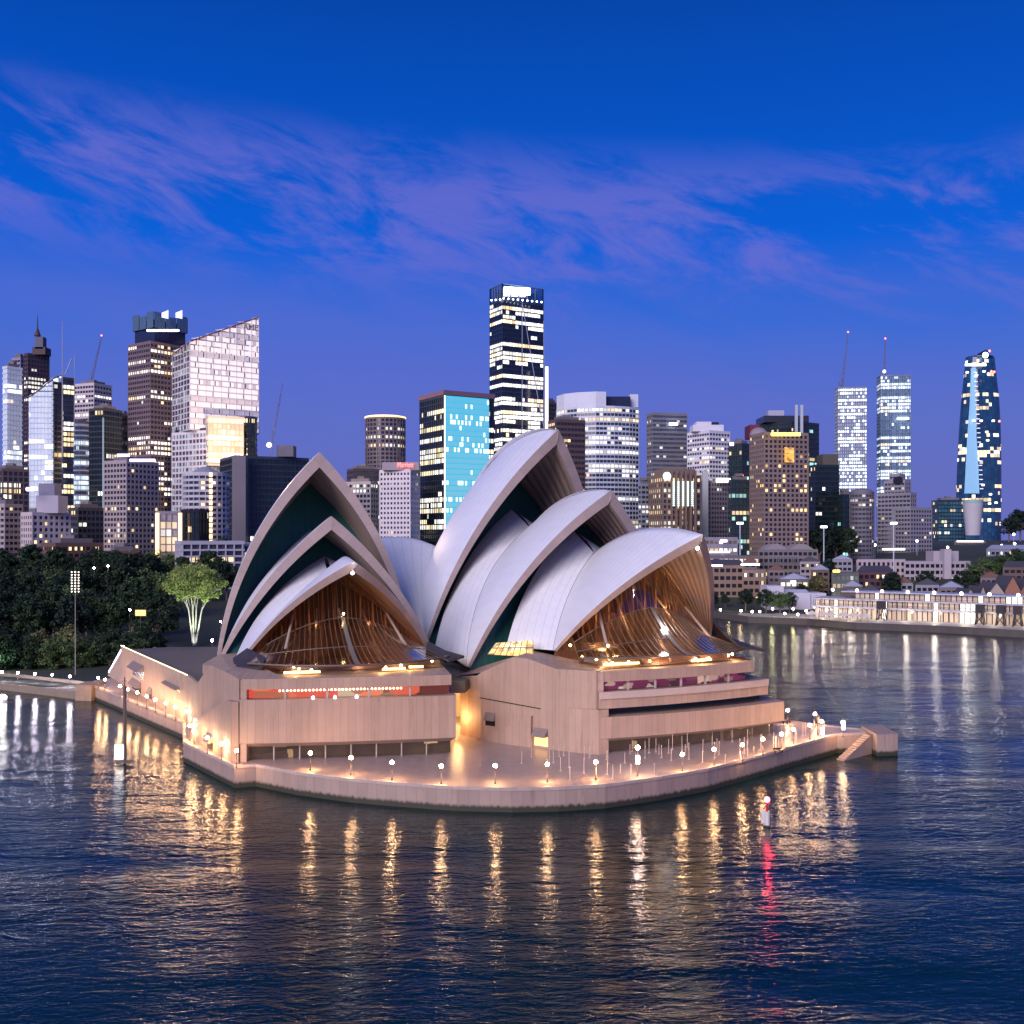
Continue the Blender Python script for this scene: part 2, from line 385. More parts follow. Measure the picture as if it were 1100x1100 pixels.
# garden seawall left
q = MB(); sl = [(-330, 300), (-200, 290), (-150, 276), (-138, 272), (-121, 262), (-106, 253), (-101, 254)]
sl2 = offs(sl, .3, False); q.wall(sl2, -3, 1.9); bk = offs(sl, -7, False)
for a, c, d, e in zip(sl2[:-1], sl2[1:], bk[1:], bk[:-1]):
    q.face([(a[0], a[1], 1.9), (c[0], c[1], 1.9), (d[0], d[1], 1.95), (e[0], e[1], 1.95)])
up = offs(sl, -6.9, False); q.wall(up, 1.9, 3.1)
struct('garden_seawall_path', q, mat_panels('old_sandstone', (.27, .22, .17), 1.1, .8, vert=False, dark=.4))
q = MB(); q.prism([(-107.5, 252.0), (-103.2, 251.2), (-102, 257), (-107, 258)], -3, 3.9)
tag(q.obj('stone_pier', mat_panels('pier_stone', (.36, .26, .19), 1.2, .8, vert=False)), 'square stone pier where the garden seawall meets the broadwalk', 'pier')
# ================================================================== the opera house
OH = thing('opera_house', 'opera house with white sail shells on a pink granite podium over the water', 'opera house', (0, 0, 0))
tiles = mat_tiles(); rimm = mat_panels('rib_concrete', (.47, .36, .32), 3.0, .6, dark=.18, stain=.3); under = mat_ribbed('shell_soffit', (.34, .25, .20), 1.0, .35, .3)
louv = mat_ribbed('louvre_glass', (.022, .115, .095), 1.0, .25, .03)
louv.node_tree.nodes['Principled BSDF'].inputs['Roughness'].default_value = .35
class Hall:
    def __init__(s, M, ang):
        s.M = M; a = rad(ang); s.d = (math.sin(a), -math.cos(a)); s.v = (math.cos(a), math.sin(a))
    def W(s, p):
        return Vector((s.M[0]+s.d[0]*p[0]+s.v[0]*p[1], s.M[1]+s.d[1]*p[0]+s.v[1]*p[1], p[2]))
def sph_center(Fp, A, B, R=75.0):
    Fp, A, B = map(Vector, (Fp, A, B)); a = A-Fp; b_ = B-Fp; n = a.cross(b_)
    cc = Fp+(n.cross(a)*b_.length_squared+b_.cross(n)*a.length_squared)/(2*n.length_squared)
    r2 = (cc-Fp).length_squared; hN = math.sqrt(max(0, R*R-r2)); n.normalize()
    c1_, c2_ = cc+n*hN, cc-n*hN
    return c1_ if c1_.z < c2_.z else c2_
def slerp(c, P, Q, t_, R=75.0):
    p = (P-c).normalized(); q_ = (Q-c).normalized(); w_ = math.acos(max(-1, min(1, p.dot(q_))))
    if w_ < 1e-6: return P.copy()
    r = (p*math.sin((1-t_)*w_)+q_*math.sin(t_*w_))/math.sin(w_); return c+r*R
def arch_points(c, A, B, n, R=75.0):
    # ridge: the sphere cut by the hall's mid plane
    cs, cz = c.x, c.z; r = math.sqrt(max(1, R*R-c.y**2))
    a0 = math.atan2(A.z-cz, A.x-cs); a1_ = math.atan2(B.z-cz, B.x-cs)
    return [Vector((cs+r*math.cos(a0+(a1_-a0)*k/n), 0, cz+r*math.sin(a0+(a1_-a0)*k/n))) for k in range(n+1)]
def shell(H, fs, fwl, fz, As, Az, Bs, Bz, thick=2.8, wall_t=.22, wall=True, wallm=None, fwr=None, label=None, nr=14, nm=22, R=75.0):
    A = Vector((As, 0, Az)); B = Vector((Bs, 0, Bz)); outer = MB(); rim = MB(); inn = MB()
    ribs = {}
    for sgn in (-1, 1):
        fw = fwr if (fwr and sgn > 0) else fwl
        Fp = Vector((fs, sgn*fw, fz)); c = sph_center(Fp, A, B, R)
        rg = arch_points(c, A, B, nr, R); go = []; gi = []; uv = []
        for j, Q in enumerate(rg):
            ro = []; ri = []; u_ = []; L = 0; prev = None
            for i in range(nm+1):
                t_ = .015+.985*i/nm; P = slerp(c, Fp, Q, t_, R)
                if prev is not None: L += (P-prev).length
                prev = P; th = thick*(.28+.72*(i/nm)**.8)
                if j > nr*.5: th *= .6
                I = P+(c-P).normalized()*th
                if I.y*sgn < 0: I.y = 0
                ro.append(H.W(P)); ri.append(H.W(I)); u_.append((j*1.0, L))
            go.append(ro); gi.append(ri); uv.append(u_)
        fl = (sgn > 0)
        outer.grid(go, uv, flip=fl); inn.grid(gi, uv, flip=not fl)
        def strip(a_, b_, fl_):
            uu = []; L = 0
            for k in range(len(a_)):
                if k: L += (a_[k]-a_[k-1]).length
                uu.append(L)
            rim.grid([a_, b_], [[(x, 0) for x in uu], [(x, 1) for x in uu]], smooth=False, flip=fl_)
        strip(go[0], gi[0], not fl); strip(go[-1], gi[-1], fl)
        ribs[sgn] = (go, gi)
    so = outer.obj('roof_shell', tiles, OH, weld=True)
    if label: so['label'] = label
    inn.obj('soffit', under, so); rim.obj('rim', rimm, so)
    if wall:
        def ribat(sgn, t_):
            g = ribs[sgn][1]; f = t_*nr; j = int(f); f -= j
            return [g[j][i].lerp(g[j+1][i], f) for i in range(nm+1)]
        l, r = ribat(-1, wall_t), ribat(1, wall_t); mb = MB(); n = 26
        rows = []; uvr = []
        for i in range(nm+1):
            wd = (r[i]-l[i]).length
            rows.append([l[i].lerp(r[i], k/n) for k in range(n+1)]); uvr.append([((k/n-.5)*wd/1.6, i*2.0) for k in range(n+1)])
        mb.grid(rows, uvr, flip=False, smooth=False)
        base_ = [Vector((p.x, p.y, fz-8)) for p in rows[0]]
        mb.grid([base_, rows[0]], [[(u_[0], -8) for u_ in uvr[0]], uvr[0]], smooth=False)
        mb.obj('back_wall' if wallm else 'louvre_wall', wallm or louv, so)
    def back_rib(sgn):
        fw = fwr if (fwr and sgn > 0) else fwl
        Fp = Vector((fs, sgn*fw, fz)); c = sph_center(Fp, A, B, R)
        return [slerp(c, Fp, Vector((Bs, 0, Bz)), 1-.985*i/20, R) for i in range(21)]
    so_rib = back_rib
    RIB[(H, fs)] = back_rib
    return so
RIB = {}
def side_shell(H, E1a, E1b, key, bulge=1.5, rs=1.0, label=None):
    """the small shells that close the back of a big one: two arched edges with straight rulings; mirrored about the mid plane"""
    mb = MB(); rm = MB()
    for sgn in (-1, 1):
        def cur(a_, b_, bl):
            a_ = Vector(a_); b_ = Vector(b_); out = []
            if sgn > 0: b_.y *= rs
            for i in range(21):
                t_ = i/20; p = a_.lerp(b_, t_); k = 4*t_*(1-t_)*bl
                p = Vector((p.x, p.y*sgn, p.z)); p += Vector((0, sgn*.72, .69))*k; out.append(p)
            return out
        e1 = cur(E1a, E1b, bulge); e2 = [p+Vector((0, sgn*.05, .05)) for p in RIB[(H, key)](sgn)]; rows = []
        for k in range(9):
            f = k/8; bb = 4*f*(1-f)*.8
            rows.append([H.W(p.lerp(r, f)+Vector((0, sgn*.5, .5))*bb*min(1, (20-i)/8)) for i, (p, r) in enumerate(zip(e1, e2))])
        uv = [[(k*.7, i*2.0) for i in range(21)] for k in range(9)]
        mb.grid(rows, uv, flip=(sgn < 0))
        inn = [p+Vector((0, 0, -1.0))+Vector((H.v[0], H.v[1], 0))*(-sgn*.9) for p in rows[0]]
        rm.grid([rows[0], inn], [[(i*2., 0) for i in range(21)], [(i*2., 1) for i in range(21)]], smooth=False, flip=(sgn > 0))
    so = mb.obj('side_shell', tiles, OH)
    if label: so['label'] = label
    rm.obj('rim', rimm, so)
    return so
timber = mat_ribbed('timber_wall', (.14, .06, .03), 1.0, .4, .1)
HL = Hall((-32.9, 195.0), 17.0); HR = Hall((23.5, 196.2), 27.0)
# right (west) hall
shell(HR, -42, 26, 17.5, -29.5, 63.6, -82, 46.0, thick=2.3, wall_t=.50, R=92, fwr=18.5, label='tallest white sail shell of the west hall')
shell(HR, -15.4, 28.4, 14.6, -8.2, 49.5, -42.8, 42.4, thick=2.1, wall_t=.52, fwr=20.5, label='middle white sail shell of the west hall')
shell(HR, 0, 18.0, 19.0, 21.1, 40.6, -14.9, 37.0, thick=1.7, wall_t=.93, wallm=timber, label='lowest front sail shell of the west hall')
side_shell(HR, (-52, 0, 46.8), (-39, 25, 17.0), -15.4, 3.4, .66)
side_shell(HR, (-23.3, 0, 41.6), (-13, 21.0, 19.0), 0, 2.6, .8)
# left (east) hall
shell(HL, -38, 22, 11.5, -33, 59.0, -75, 43, thick=2.4, wall_t=.46, label='tallest white sail shell of the east hall')
shell(HL, -15, 22, 15.5, -11.7, 44.4, -40, 37.5, thick=2.2, wall_t=.50, label='middle white sail shell of the east hall')
shell(HL, 0, 17.2, 18.6, 19.1, 35.9, -14, 32.0, thick=1.5, wall_t=.93, wallm=timber, label='lowest front sail shell of the east hall')
side_shell(HL, (-49.5, 0, 42.2), (-34, 21, 13), -15, 2.8)
side_shell(HL, (-23.3, 0, 36.2), (-12, 18.5, 17), 0, 2.4)
# south facing shells
HS = Hall((-1.0, 240.0), 43.0)
shell(HS, -10, 16, 15, -64, 37.2, -4, 25.5, thick=1.6, R=70, wall=False, label='south facing white shell seen between the two halls')
HS2 = Hall((-46.0, 240.0), 17.0)
shell(HS2, 4, 20, 11, -38, 40, 2, 30, thick=2.0, wall=False)

# -------- podium
def hw(H, pts): return [tuple(H.W((a, c, 0))[:2]) for a, c in pts]
plateau = [(-56.5, 186.5), (-44, 186.5), (-12.5, 190), (-15, 206), (-3.5, 206), (-9.5, 190.3), (10, 182), (40, 200), (47, 212), (40, 320), (-60, 335), (-120, 300), (-97.5, 256), (-63.2, 200.5)]
def ccw(p):
    a = sum(p[i-1][0]*p[i][1]-p[i][0]*p[i-1][1] for i in range(len(p))); return p if a > 0 else p[::-1]
east_wall = [(-97.5, 256), (-63.2, 200.5), (-56.5, 186.5)]
q = MB()
terr = ccw([(-97.5, 256), (-63.2, 200.5), (-56.5, 186.5), (-12, 188.5), (-14.5, 212), (-2, 212), (-9.3, 192), (10, 186), (40, 200), (42, 215), (30, 262), (-88, 263)])
q.prism(terr, DZ, 12.0, bottom=False); q.prism(ccw([(-88, 263.01), (30, 262.01), (36, 318), (-66, 318), (-92, 280)]), DZ, 6.5, bottom=False)
podium = q.obj('podium', granite, OH)
q = MB()
for pp, zz in ((terr, 12.02),): q.cap(offs(pp, -.4), zz)
q.obj('terrace_paving', mat_panels('terrace_stone', (.13, .11, .10), 1.3, .7, vert=False, dark=.2), OH)
podium['label'] = 'pink granite podium under the shells'
# parapet and sloping stair at the far end of the east wall
q = MB()
q.face([(-97.5, 256, DZ), (-97.5, 256, 12.0), (-107.5, 272, DZ)][::-1], [(0, 0), (0, 8), (18, 0)])
q.face([(-97.5, 256, 12.0), (-90, 262, 12.0), (-100, 278, DZ), (-107.5, 272, DZ)][::-1])
q.obj('stair_flank', granite, OH)
ew = [(-97.5, 256), (-63.2, 200.5), (-56.6, 187)]
o1 = offs(ew, .25, False); o2 = offs(ew, -.35, False)
q = MB()
q.wall(o1, 11.4, 13.0); q.wall(o2, 12.0, 13.0, flip=True)
for k in range(2): q.face([(*o1[k], 13.0), (*o1[k+1], 13.0), (*o2[k+1], 13.0), (*o2[k], 13.0)])
q.obj('parapet', granite, OH)
# hooded slots in the east wall
ed = Vector((34.3, -55.5)).normalized(); en = Vector((ed.y, -ed.x))
def on_wall(a, s_, n_, z, dirv=ed, nv=en):
    p = Vector(a)+dirv*s_+nv*n_; return (p.x, p.y, z)
dkm = mat('slot_glass', (.02, .02, .022), .25)
def hood(a, s0, s1, z0, z1, dep=1.1, dirv=ed, nv=en, glow=None, hr=1.4):
    f = MB()
    f.face([on_wall(a, s0, .03, z0, dirv, nv), on_wall(a, s1, .03, z0, dirv, nv), on_wall(a, s1, .03, z1, dirv, nv), on_wall(a, s0, .03, z1, dirv, nv)])
    wo = f.obj('podium_window', glow or dkm, OH)
    f = MB(); P_ = lambda s_, n_, z: on_wall(a, s_, n_, z, dirv, nv)
    f.face([P_(s0, .0, z1+hr), P_(s0, dep, z1), P_(s1, dep, z1), P_(s1, 0, z1+hr)])
    f.face([P_(s0, .0, z1), P_(s1, 0, z1), P_(s1, dep, z1), P_(s0, dep, z1)])
    f.face([P_(s0, 0, z1), P_(s0, dep, z1), P_(s0, 0, z1+hr)]); f.face([P_(s1, 0, z1), P_(s1, 0, z1+hr), P_(s1, dep, z1)])
    f.obj('hood', mat('hood_concrete', (.26, .20, .18), .7), wo)
a0 = (-97.5, 256)
hood(a0, 13, 25, 7.3, 9.3, 1.6); hood(a0, 12, 22, 4.0, 5.2, 1.2); hood(a0, 45, 58, 8.8, 9.3, .9, hr=.5); hood(a0, 30, 33, 4, 5.2, .8)
# layered fronts; every layer is a prism over an arc shaped front
def arc(p, r, bul, n=12):
    p = Vector(p); r = Vector(r); d = r-p; nn = Vector((d.y, -d.x)).normalized()
    return [tuple(p.lerp(r, k/n)+nn*bul*4*(k/n)*(1-k/n)) for k in range(n+1)]
winL = mat('foyer_glow_red', (.10, .02, .015), .3, em=(1, .20, .10), es=.8, samp=False)
def front_block(name, pl, pr, bul, backs, z0, z1, m, closed_back=True, top=True, parent=OH):
    q = MB(); f = arc(pl, pr, bul); poly = f+backs
    q.prism(ccw(poly), z0, z1); return q.obj(name, m, parent)
# left hall front
Lb = [(-12.5, 186), (-14.5, 208), (-58, 204), (-56.5, 186.5)]
def Lp(dz): return ((-44.6-dz*.0, 167.0-dz), (-9.6+dz*.2, 172.2-dz))
front_block('foyer_block', (-44.3, 171.2), (-11.2, 176.8), .7, [(-13, 187), (-15, 206), (-57.8, 204.4), (-56.3, 186.8)], 13.62, 15.3-.02, dark_room)
bl, br = (-44.4, 166.8), (-9.4, 172.0)
front_block('wall_band', bl, br, .7, [(-12.2, 187), (-57.0, 187.2)], 6.5, 13.6, granite)
front_block('roof_slab', (-44.0, 166.9), (-10.2, 172.3), .7, [(-13, 187), (-15, 206), (-58, 204.6), (-56.5, 187.0)], 15.3, 17.0, granite)
front_block('ground_floor_room', (-43.6, 171.2), (-11, 176.2), .5, [(-12.6, 187), (-55.5, 187)], DZ, 6.5, dark_room)
# sloping lip under the band
q = MB(); f1 = arc(bl, br, .7); f2 = arc((-43.8, 168.0), (-10.2, 173.1), .6)
q.grid([[(*p, 6.5) for p in f1], [(*p, 5.75) for p in f2]], smooth=False, flip=True)
q.obj('band_lip', mat('lip_concrete', (.40, .31, .28), .7), OH)
# left corner walls (upper chamfer and lower stair block)
q = MB()
cw = [(-57.2, 186.2), (-52.6, 178.2), (-48.4, 171.2), (-44.4, 166.8)]
zt = [13.6, 17.9, 17.9, 17.0]
for k in range(3):
    a, c = cw[k], cw[k+1]; L = 6*k
    q.face([(*a, DZ), (*c, DZ), (*c, zt[k+1]), (*a, zt[k])], [(L, 0), (L+7, 0), (L+7, 14), (L, 14)])
for k in range(3):
    a, c = cw[k], cw[k+1]; bA, bC = (a[0]+7, a[1]+1.5), (c[0]+7, c[1]+1.5)
    q.face([(*a, zt[k]), (*c, zt[k+1]), (*bC, zt[k+1]), (*bA, zt[k])])
q.face([(-57.2, 186.2, DZ), (-57.2, 186.2, 13.6), (-50, 188, 13.6), (-50, 188, DZ)])
q.obj('corner_wall', granite, OH)
q = MB()   # lower flank whose top slopes down away from the front
lw = [(-60.4, 189.5), (-45.6, 166.2)]; L = 27
q.face([(*lw[0], DZ), (*lw[1], DZ), (*lw[1], 13.4), (-46.9, 168.3, 13.4), (*lw[0], 5.0)], [(0, 0), (L, 0), (L, 10), (L-2.5, 10), (0, 1.5)])
q.face([(*lw[1], DZ), (-44.5, 166.6, DZ), (-44.5, 166.6, 13.4), (*lw[1], 13.4)], [(0, 0), (1.2, 0), (1.2, 10), (0, 10)])
q.face([(-46.9, 168.3, 13.4), (*lw[1], 13.4), (-44.5, 166.6, 13.4), (-45.5, 169, 13.4)])
q.face([(*lw[0], 5.0), (-46.9, 168.3, 13.4), (-45.5, 169, 13.4), (-58.5, 190, 5.0)])
q.obj('flank_wall', granite, OH)
hd = Vector((14.8, -23.3)).normalized(); hn = Vector((hd.y, -hd.x))
hood((-60.4, 189.5), 14, 17.5, 3.7, 5.0, 1.0, hd, hn)
# mullions at the window strips and glass
bronze = glass_thin('bronze_glass', (.62, .48, .36), .10, .04)
clear = glass_thin('window_glass', (.80, .80, .80), .06, .03)
steel = mat('bronze_steel', (.20, .155, .12), .45, .3)
def merge_pts(poly, step):
    out = [Vector(poly[0])]; acc = 0; tot = sum((Vector(b)-Vector(a)).length for a, b in zip(poly[:-1], poly[1:])); n = max(1, round(tot/step)); tgt = [tot*k/n for k in range(1, n+1)]; pos = 0; res = [poly[0]]
    for a, b in zip(poly[:-1], poly[1:]):
        a = Vector(a); b = Vector(b); L = (b-a).length
        while tgt and tgt[0] <= pos+L+1e-4: res.append(tuple(a.lerp(b, min(1, (tgt.pop(0)-pos)/L))))
        pos += L
    return res
def glazing(poly, z0, z1, step, glow, parent=OH, inset=1.1, name='window_strip', glassm=None, cols=.16):
    q = MB(); q.wall(poly, z0, z1); wo = q.obj(name, glassm or clear, parent)
    q = MB(); ln = 0
    mp = merge_pts(poly, step)
    for a, c in zip(mp[:-1], mp[1:]):
        a = Vector(a); c = Vector(c); n = 1
        for k in range(n):
            p = a.lerp(c, k/n); q = MB(); q.box(p.x-cols, p.x+cols, p.y-cols, p.y+cols, z0, z1); q.obj('mullion', mat('white_mullion', (.42, .36, .33), .6), wo)
    bk = offs(poly, -inset, False); q = MB(); q.wall(bk, z0+.05, z1-.05, u0=0)
    q.obj('lit_room', glow, wo); return wo
def mat_room(name, stops, es, scale=.35, seed=0.0, rows=0.0):
    """a room behind glass: patches of lit wall, furniture dark in front"""
    m = bpy.data.materials.new(name); m.use_nodes = True; t = NT(m.node_tree); b = t.N['Principled BSDF']
    uv = t.n('ShaderNodeUVMap').outputs[0]; U, V, _ = t.sep(uv)[:3]
    v = t.n('ShaderNodeTexVoronoi'); v.distance = 'CHEBYCHEV'; t.put(v.inputs['Vector'], t.comb(t.m('MULTIPLY', U, scale), t.m('MULTIPLY', V, scale*1.6), seed)); v.inputs['Scale'].default_value = 1
    wn = t.n('ShaderNodeTexWhiteNoise', noise_dimensions='3D'); t.put(wn.inputs[0], v.outputs['Position'])
    c = t.ramp(wn.outputs[0], stops); b.inputs['Base Color'].default_value = (.05, .03, .02, 1)
    t.put(b.inputs['Emission Color'], c); b.inputs['Emission Strength'].default_value = es
    m.cycles.emission_sampling = 'NONE'; return m
red_room = mat_room('red_foyer', [(0, (.9, .08, .04)), (.4, (.8, .12, .06)), (.6, (1, .30, .14)), (.8, (.12, .02, .01)), (1, (1, .75, .5))], 1.0, .22)
mag_room = mat_room('magenta_foyer', [(0, (.12, .02, .05)), (.4, (.30, .04, .12)), (.6, (.05, .01, .02)), (.8, (1, .6, .5)), (.9, (.20, .05, .10)), (1, (1, .85, .7))], .8, .5, 3.0)
darkglow = mat_room('ground_floor_glow', [(0, (.03, .02, .015)), (.5, (.05, .03, .02)), (.8, (.02, .015, .01)), (.93, (.10, .06, .03)), (1, (.9, .55, .25))], .8, .45, 7.0)
fL = arc((-44.0, 167.3), (-10.4, 172.8), .7)
glazing(fL, 13.6, 15.3, 6.7, red_room)
glazing(arc((-43.4, 168.3), (-10.3, 173.3), .5), DZ, 6.4, 4.4, darkglow, name='ground_floor_glazing', cols=.10)
q = MB(); q.box(-44.35, -43.3, 167.0, 169.4, DZ, 17.0-.02); q.obj('end_pier', granite, OH)
q = MB(); q.box(14.36, 15.5, 173.3, 176.2, DZ, 17.3); q.obj('end_pier', granite, OH)
# string of white festoon lights in the restaurant strip
fest = mat('festoon_glow', (1, .9, .7), em=(1, .86, .58), es=5, samp=False)
q = MB()
for k in range(34):
    p = Vector(fL[2]).lerp(Vector(fL[9]), k/33)+Vector((.1, .75)); q.sphere((p.x, p.y, 14.85), .19, 6, 4)
q.obj('festoon_light', fest, OH)
vl = mat('violet_spot', (.8, .8, 1), em=(.75, .70, 1), es=14)
for k in (4, 5.2, 6.4):
    f_ = arc(bl, br, .7); p = Vector(f_[int(k)]).lerp(Vector(f_[int(k)+1]), k-int(k)); q = MB(); q.sphere((p.x, p.y+.1, 13.8), .25, 8, 5); q.obj('parapet_lamp', vl, OH)
# passage roof between the halls
q = MB(); q.prism(ccw([(-12.3, 184), (-8.5, 184.5), (-4, 212), (-14.5, 212)]), 12.1, 14.2); q.obj('passage_roof', mat('olive_soffit', (.20, .17, .12), .6), OH)
amber = mat('passage_lamp', (1, .8, .5), em=(1, .62, .22), es=10)
# right hall side walls, drawn to the survey
sw0, sw1, sw2, sw3 = (-9.6, 190.6), (-5.6, 185.6), (7.6, 176.0), (14.3, 173.0)
q = MB()
def V3(p, z): return (p[0], p[1], z)
top0 = (-11.4, 192.2)
q.face([V3(sw0, DZ), V3(sw1, DZ), V3(sw1, 10.8), V3(sw0, 10.8)], [(0, 0), (6, 0), (6, 7), (0, 7)])
q.face([V3(sw0, 10.8), V3(sw1, 10.8), V3((-6.4, 186.2), 15.0), V3(top0, 14.0)], [(0, 7), (6, 7), (6, 11), (-2, 11)])
mid = (2.6, 179.6)
q.face([V3(sw1, DZ), V3(mid, DZ), V3(mid, 18.9), V3((.2, 181.4), 18.9), V3(sw1, 15.6), V3(sw1, 10.8)], [(6, 0), (16, 0), (16, 15), (13, 15), (6, 12), (6, 7)])
q.face([V3(sw1, 10.8), V3(sw1, 15.6), V3((-6.4, 186.2), 15.0)])
q.face([V3(mid, DZ), V3(sw2, DZ), V3(sw2, 17.5), V3(mid, 18.9)], [(16, 0), (22, 0), (22, 14), (16, 15)])
q.face([V3(sw2, DZ), V3(sw3, DZ), V3(sw3, 17.5), V3(sw2, 17.5)], [(22, 0), (29, 0), (29, 14), (22, 14)])
# top surfaces behind the wall
q.face([V3(top0, 14.0), V3(sw1, 15.6), V3((.2, 181.4), 18.9), V3((4, 192), 18.9), V3((-9, 200), 14.0)])
q.face([V3((.2, 181.4), 18.9), V3(mid, 18.9), V3(sw2, 17.5), V3((13, 186), 17.5), V3((4, 192), 18.9)])
q.face([V3(sw2, 17.5), V3(sw3, 17.5), V3((16, 176), 17.5), V3((13, 186), 17.5)])
q.obj('side_wall', granite, OH)
sd_ = Vector((sw2[0]-sw1[0], sw2[1]-sw1[1])).normalized(); sn = Vector((sd_.y, -sd_.x))
orange_room = mat('stair_glow', (.9, .5, .2), em=(1, .55, .16), es=1.8, samp=False)
hood(sw1, 11.8, 14.6, 3.9, 5.6, 1.3, sd_, sn, orange_room)
hood(sw1, 1.0, 3.2, 6.2, 7.2, .7, sd_, sn)
q = MB(); q.face([on_wall(sw1, s_, .16, z, sd_, sn) for s_, z in ((-.2, 11.0), (13.2, 10.3), (13.2, 10.45), (-.2, 11.15))]); q.obj('wall_joint', dkm, OH)
# a raking buttress low on the side wall
q = MB()
b0 = Vector(sw1)+sn*.0; pts = [(-.6, DZ), (11.5, DZ), (11.5, 9.0)]
for n_ in (0.02, .75): q.face([on_wall(sw1, s_, n_, z, sd_, sn) for s_, z in pts])
q.face([on_wall(sw1, -.6, .02, DZ, sd_, sn), on_wall(sw1, -.6, .75, DZ, sd_, sn), on_wall(sw1, 11.5, .75, 9.0, sd_, sn), on_wall(sw1, 11.5, .02, 9.0, sd_, sn)])
q.face([on_wall(sw1, 11.5, .02, DZ, sd_, sn), on_wall(sw1, 11.5, .02, 9, sd_, sn), on_wall(sw1, 11.5, .75, 9.0, sd_, sn), on_wall(sw1, 11.5, .75, DZ, sd_, sn)])
q.obj('stair_parapet', granite, OH)
# corner pier of the front with raking return
q = MB(); q.prism(ccw([(9.6, 174.9), (14.6, 172.6), (16.4, 173.6), (16.4, 180), (10, 180)]), DZ, 11.0); q.obj('corner_pier', granite, OH)
# right hall front layers
RB = lambda e: [(44+e*.6, 212), (18, 205), (12, 186)]
pl0 = (14.4, 173.1)
front_block('roof_slab', pl0, (44.2, 187.2), 1.0, [(40, 205), (12, 190)], 15.6, 17.45, granite)
front_block('foyer_block', (15.6, 178.4), (41.6, 192.6), .9, [(38, 205), (13, 190)], 13.9, 15.6, dark_room)
front_block('wall_band', (14.6, 172.9), (47.4, 189.6), 1.3, [(42, 206), (13, 190)], 11.1, 13.9, granite)
front_block('service_room', (16, 176), (46.5, 192.6), 1.2, [(42, 206), (13, 190)], 9.7, 11.1, dark_room)
front_block('wall_band', (14.6, 172.7), (50.6, 190.4), 1.8, [(44, 208), (13, 190)], 6.1, 9.7, granite)
front_block('ground_floor_room', (15.6, 177.6), (48.6, 195.6), 1.6, [(44, 208), (13, 190)], DZ, 6.1, dark_room)
q = MB(); f1 = arc((14.6, 172.7), (50.6, 190.4), 1.8); f2 = arc((15.3, 173.9), (49.9, 191.5), 1.7)
q.grid([[(*p, 6.1) for p in f1], [(*p, 5.5) for p in f2]], smooth=False, flip=True); q.obj('band_lip', MC['lip_concrete'], OH)
q = MB(); f1 = arc((14.7, 172.7), (47.5, 189.3), 1.35)
q.wall(f1, 12.75, 13.95); q.obj('ledge', mat('ledge_stone', (.52, .42, .38), .6), OH)
glazing(arc((14.9, 174.0), (43.6, 187.9), 1.0), 13.95, 15.6, 5.2, mag_room, cols=.2)
glazing(arc((15.2, 174.6), (46.6, 190.7), 1.2), 9.75, 11.08, 60, mat('green_dark', (.02, .03, .02), .4), name='window_strip', cols=.05)
glazing(arc((15.2, 174.0), (49.6, 191.2), 1.7), DZ+.01, 6.05, 60, darkglow, name='ground_floor_glazing', cols=.1)
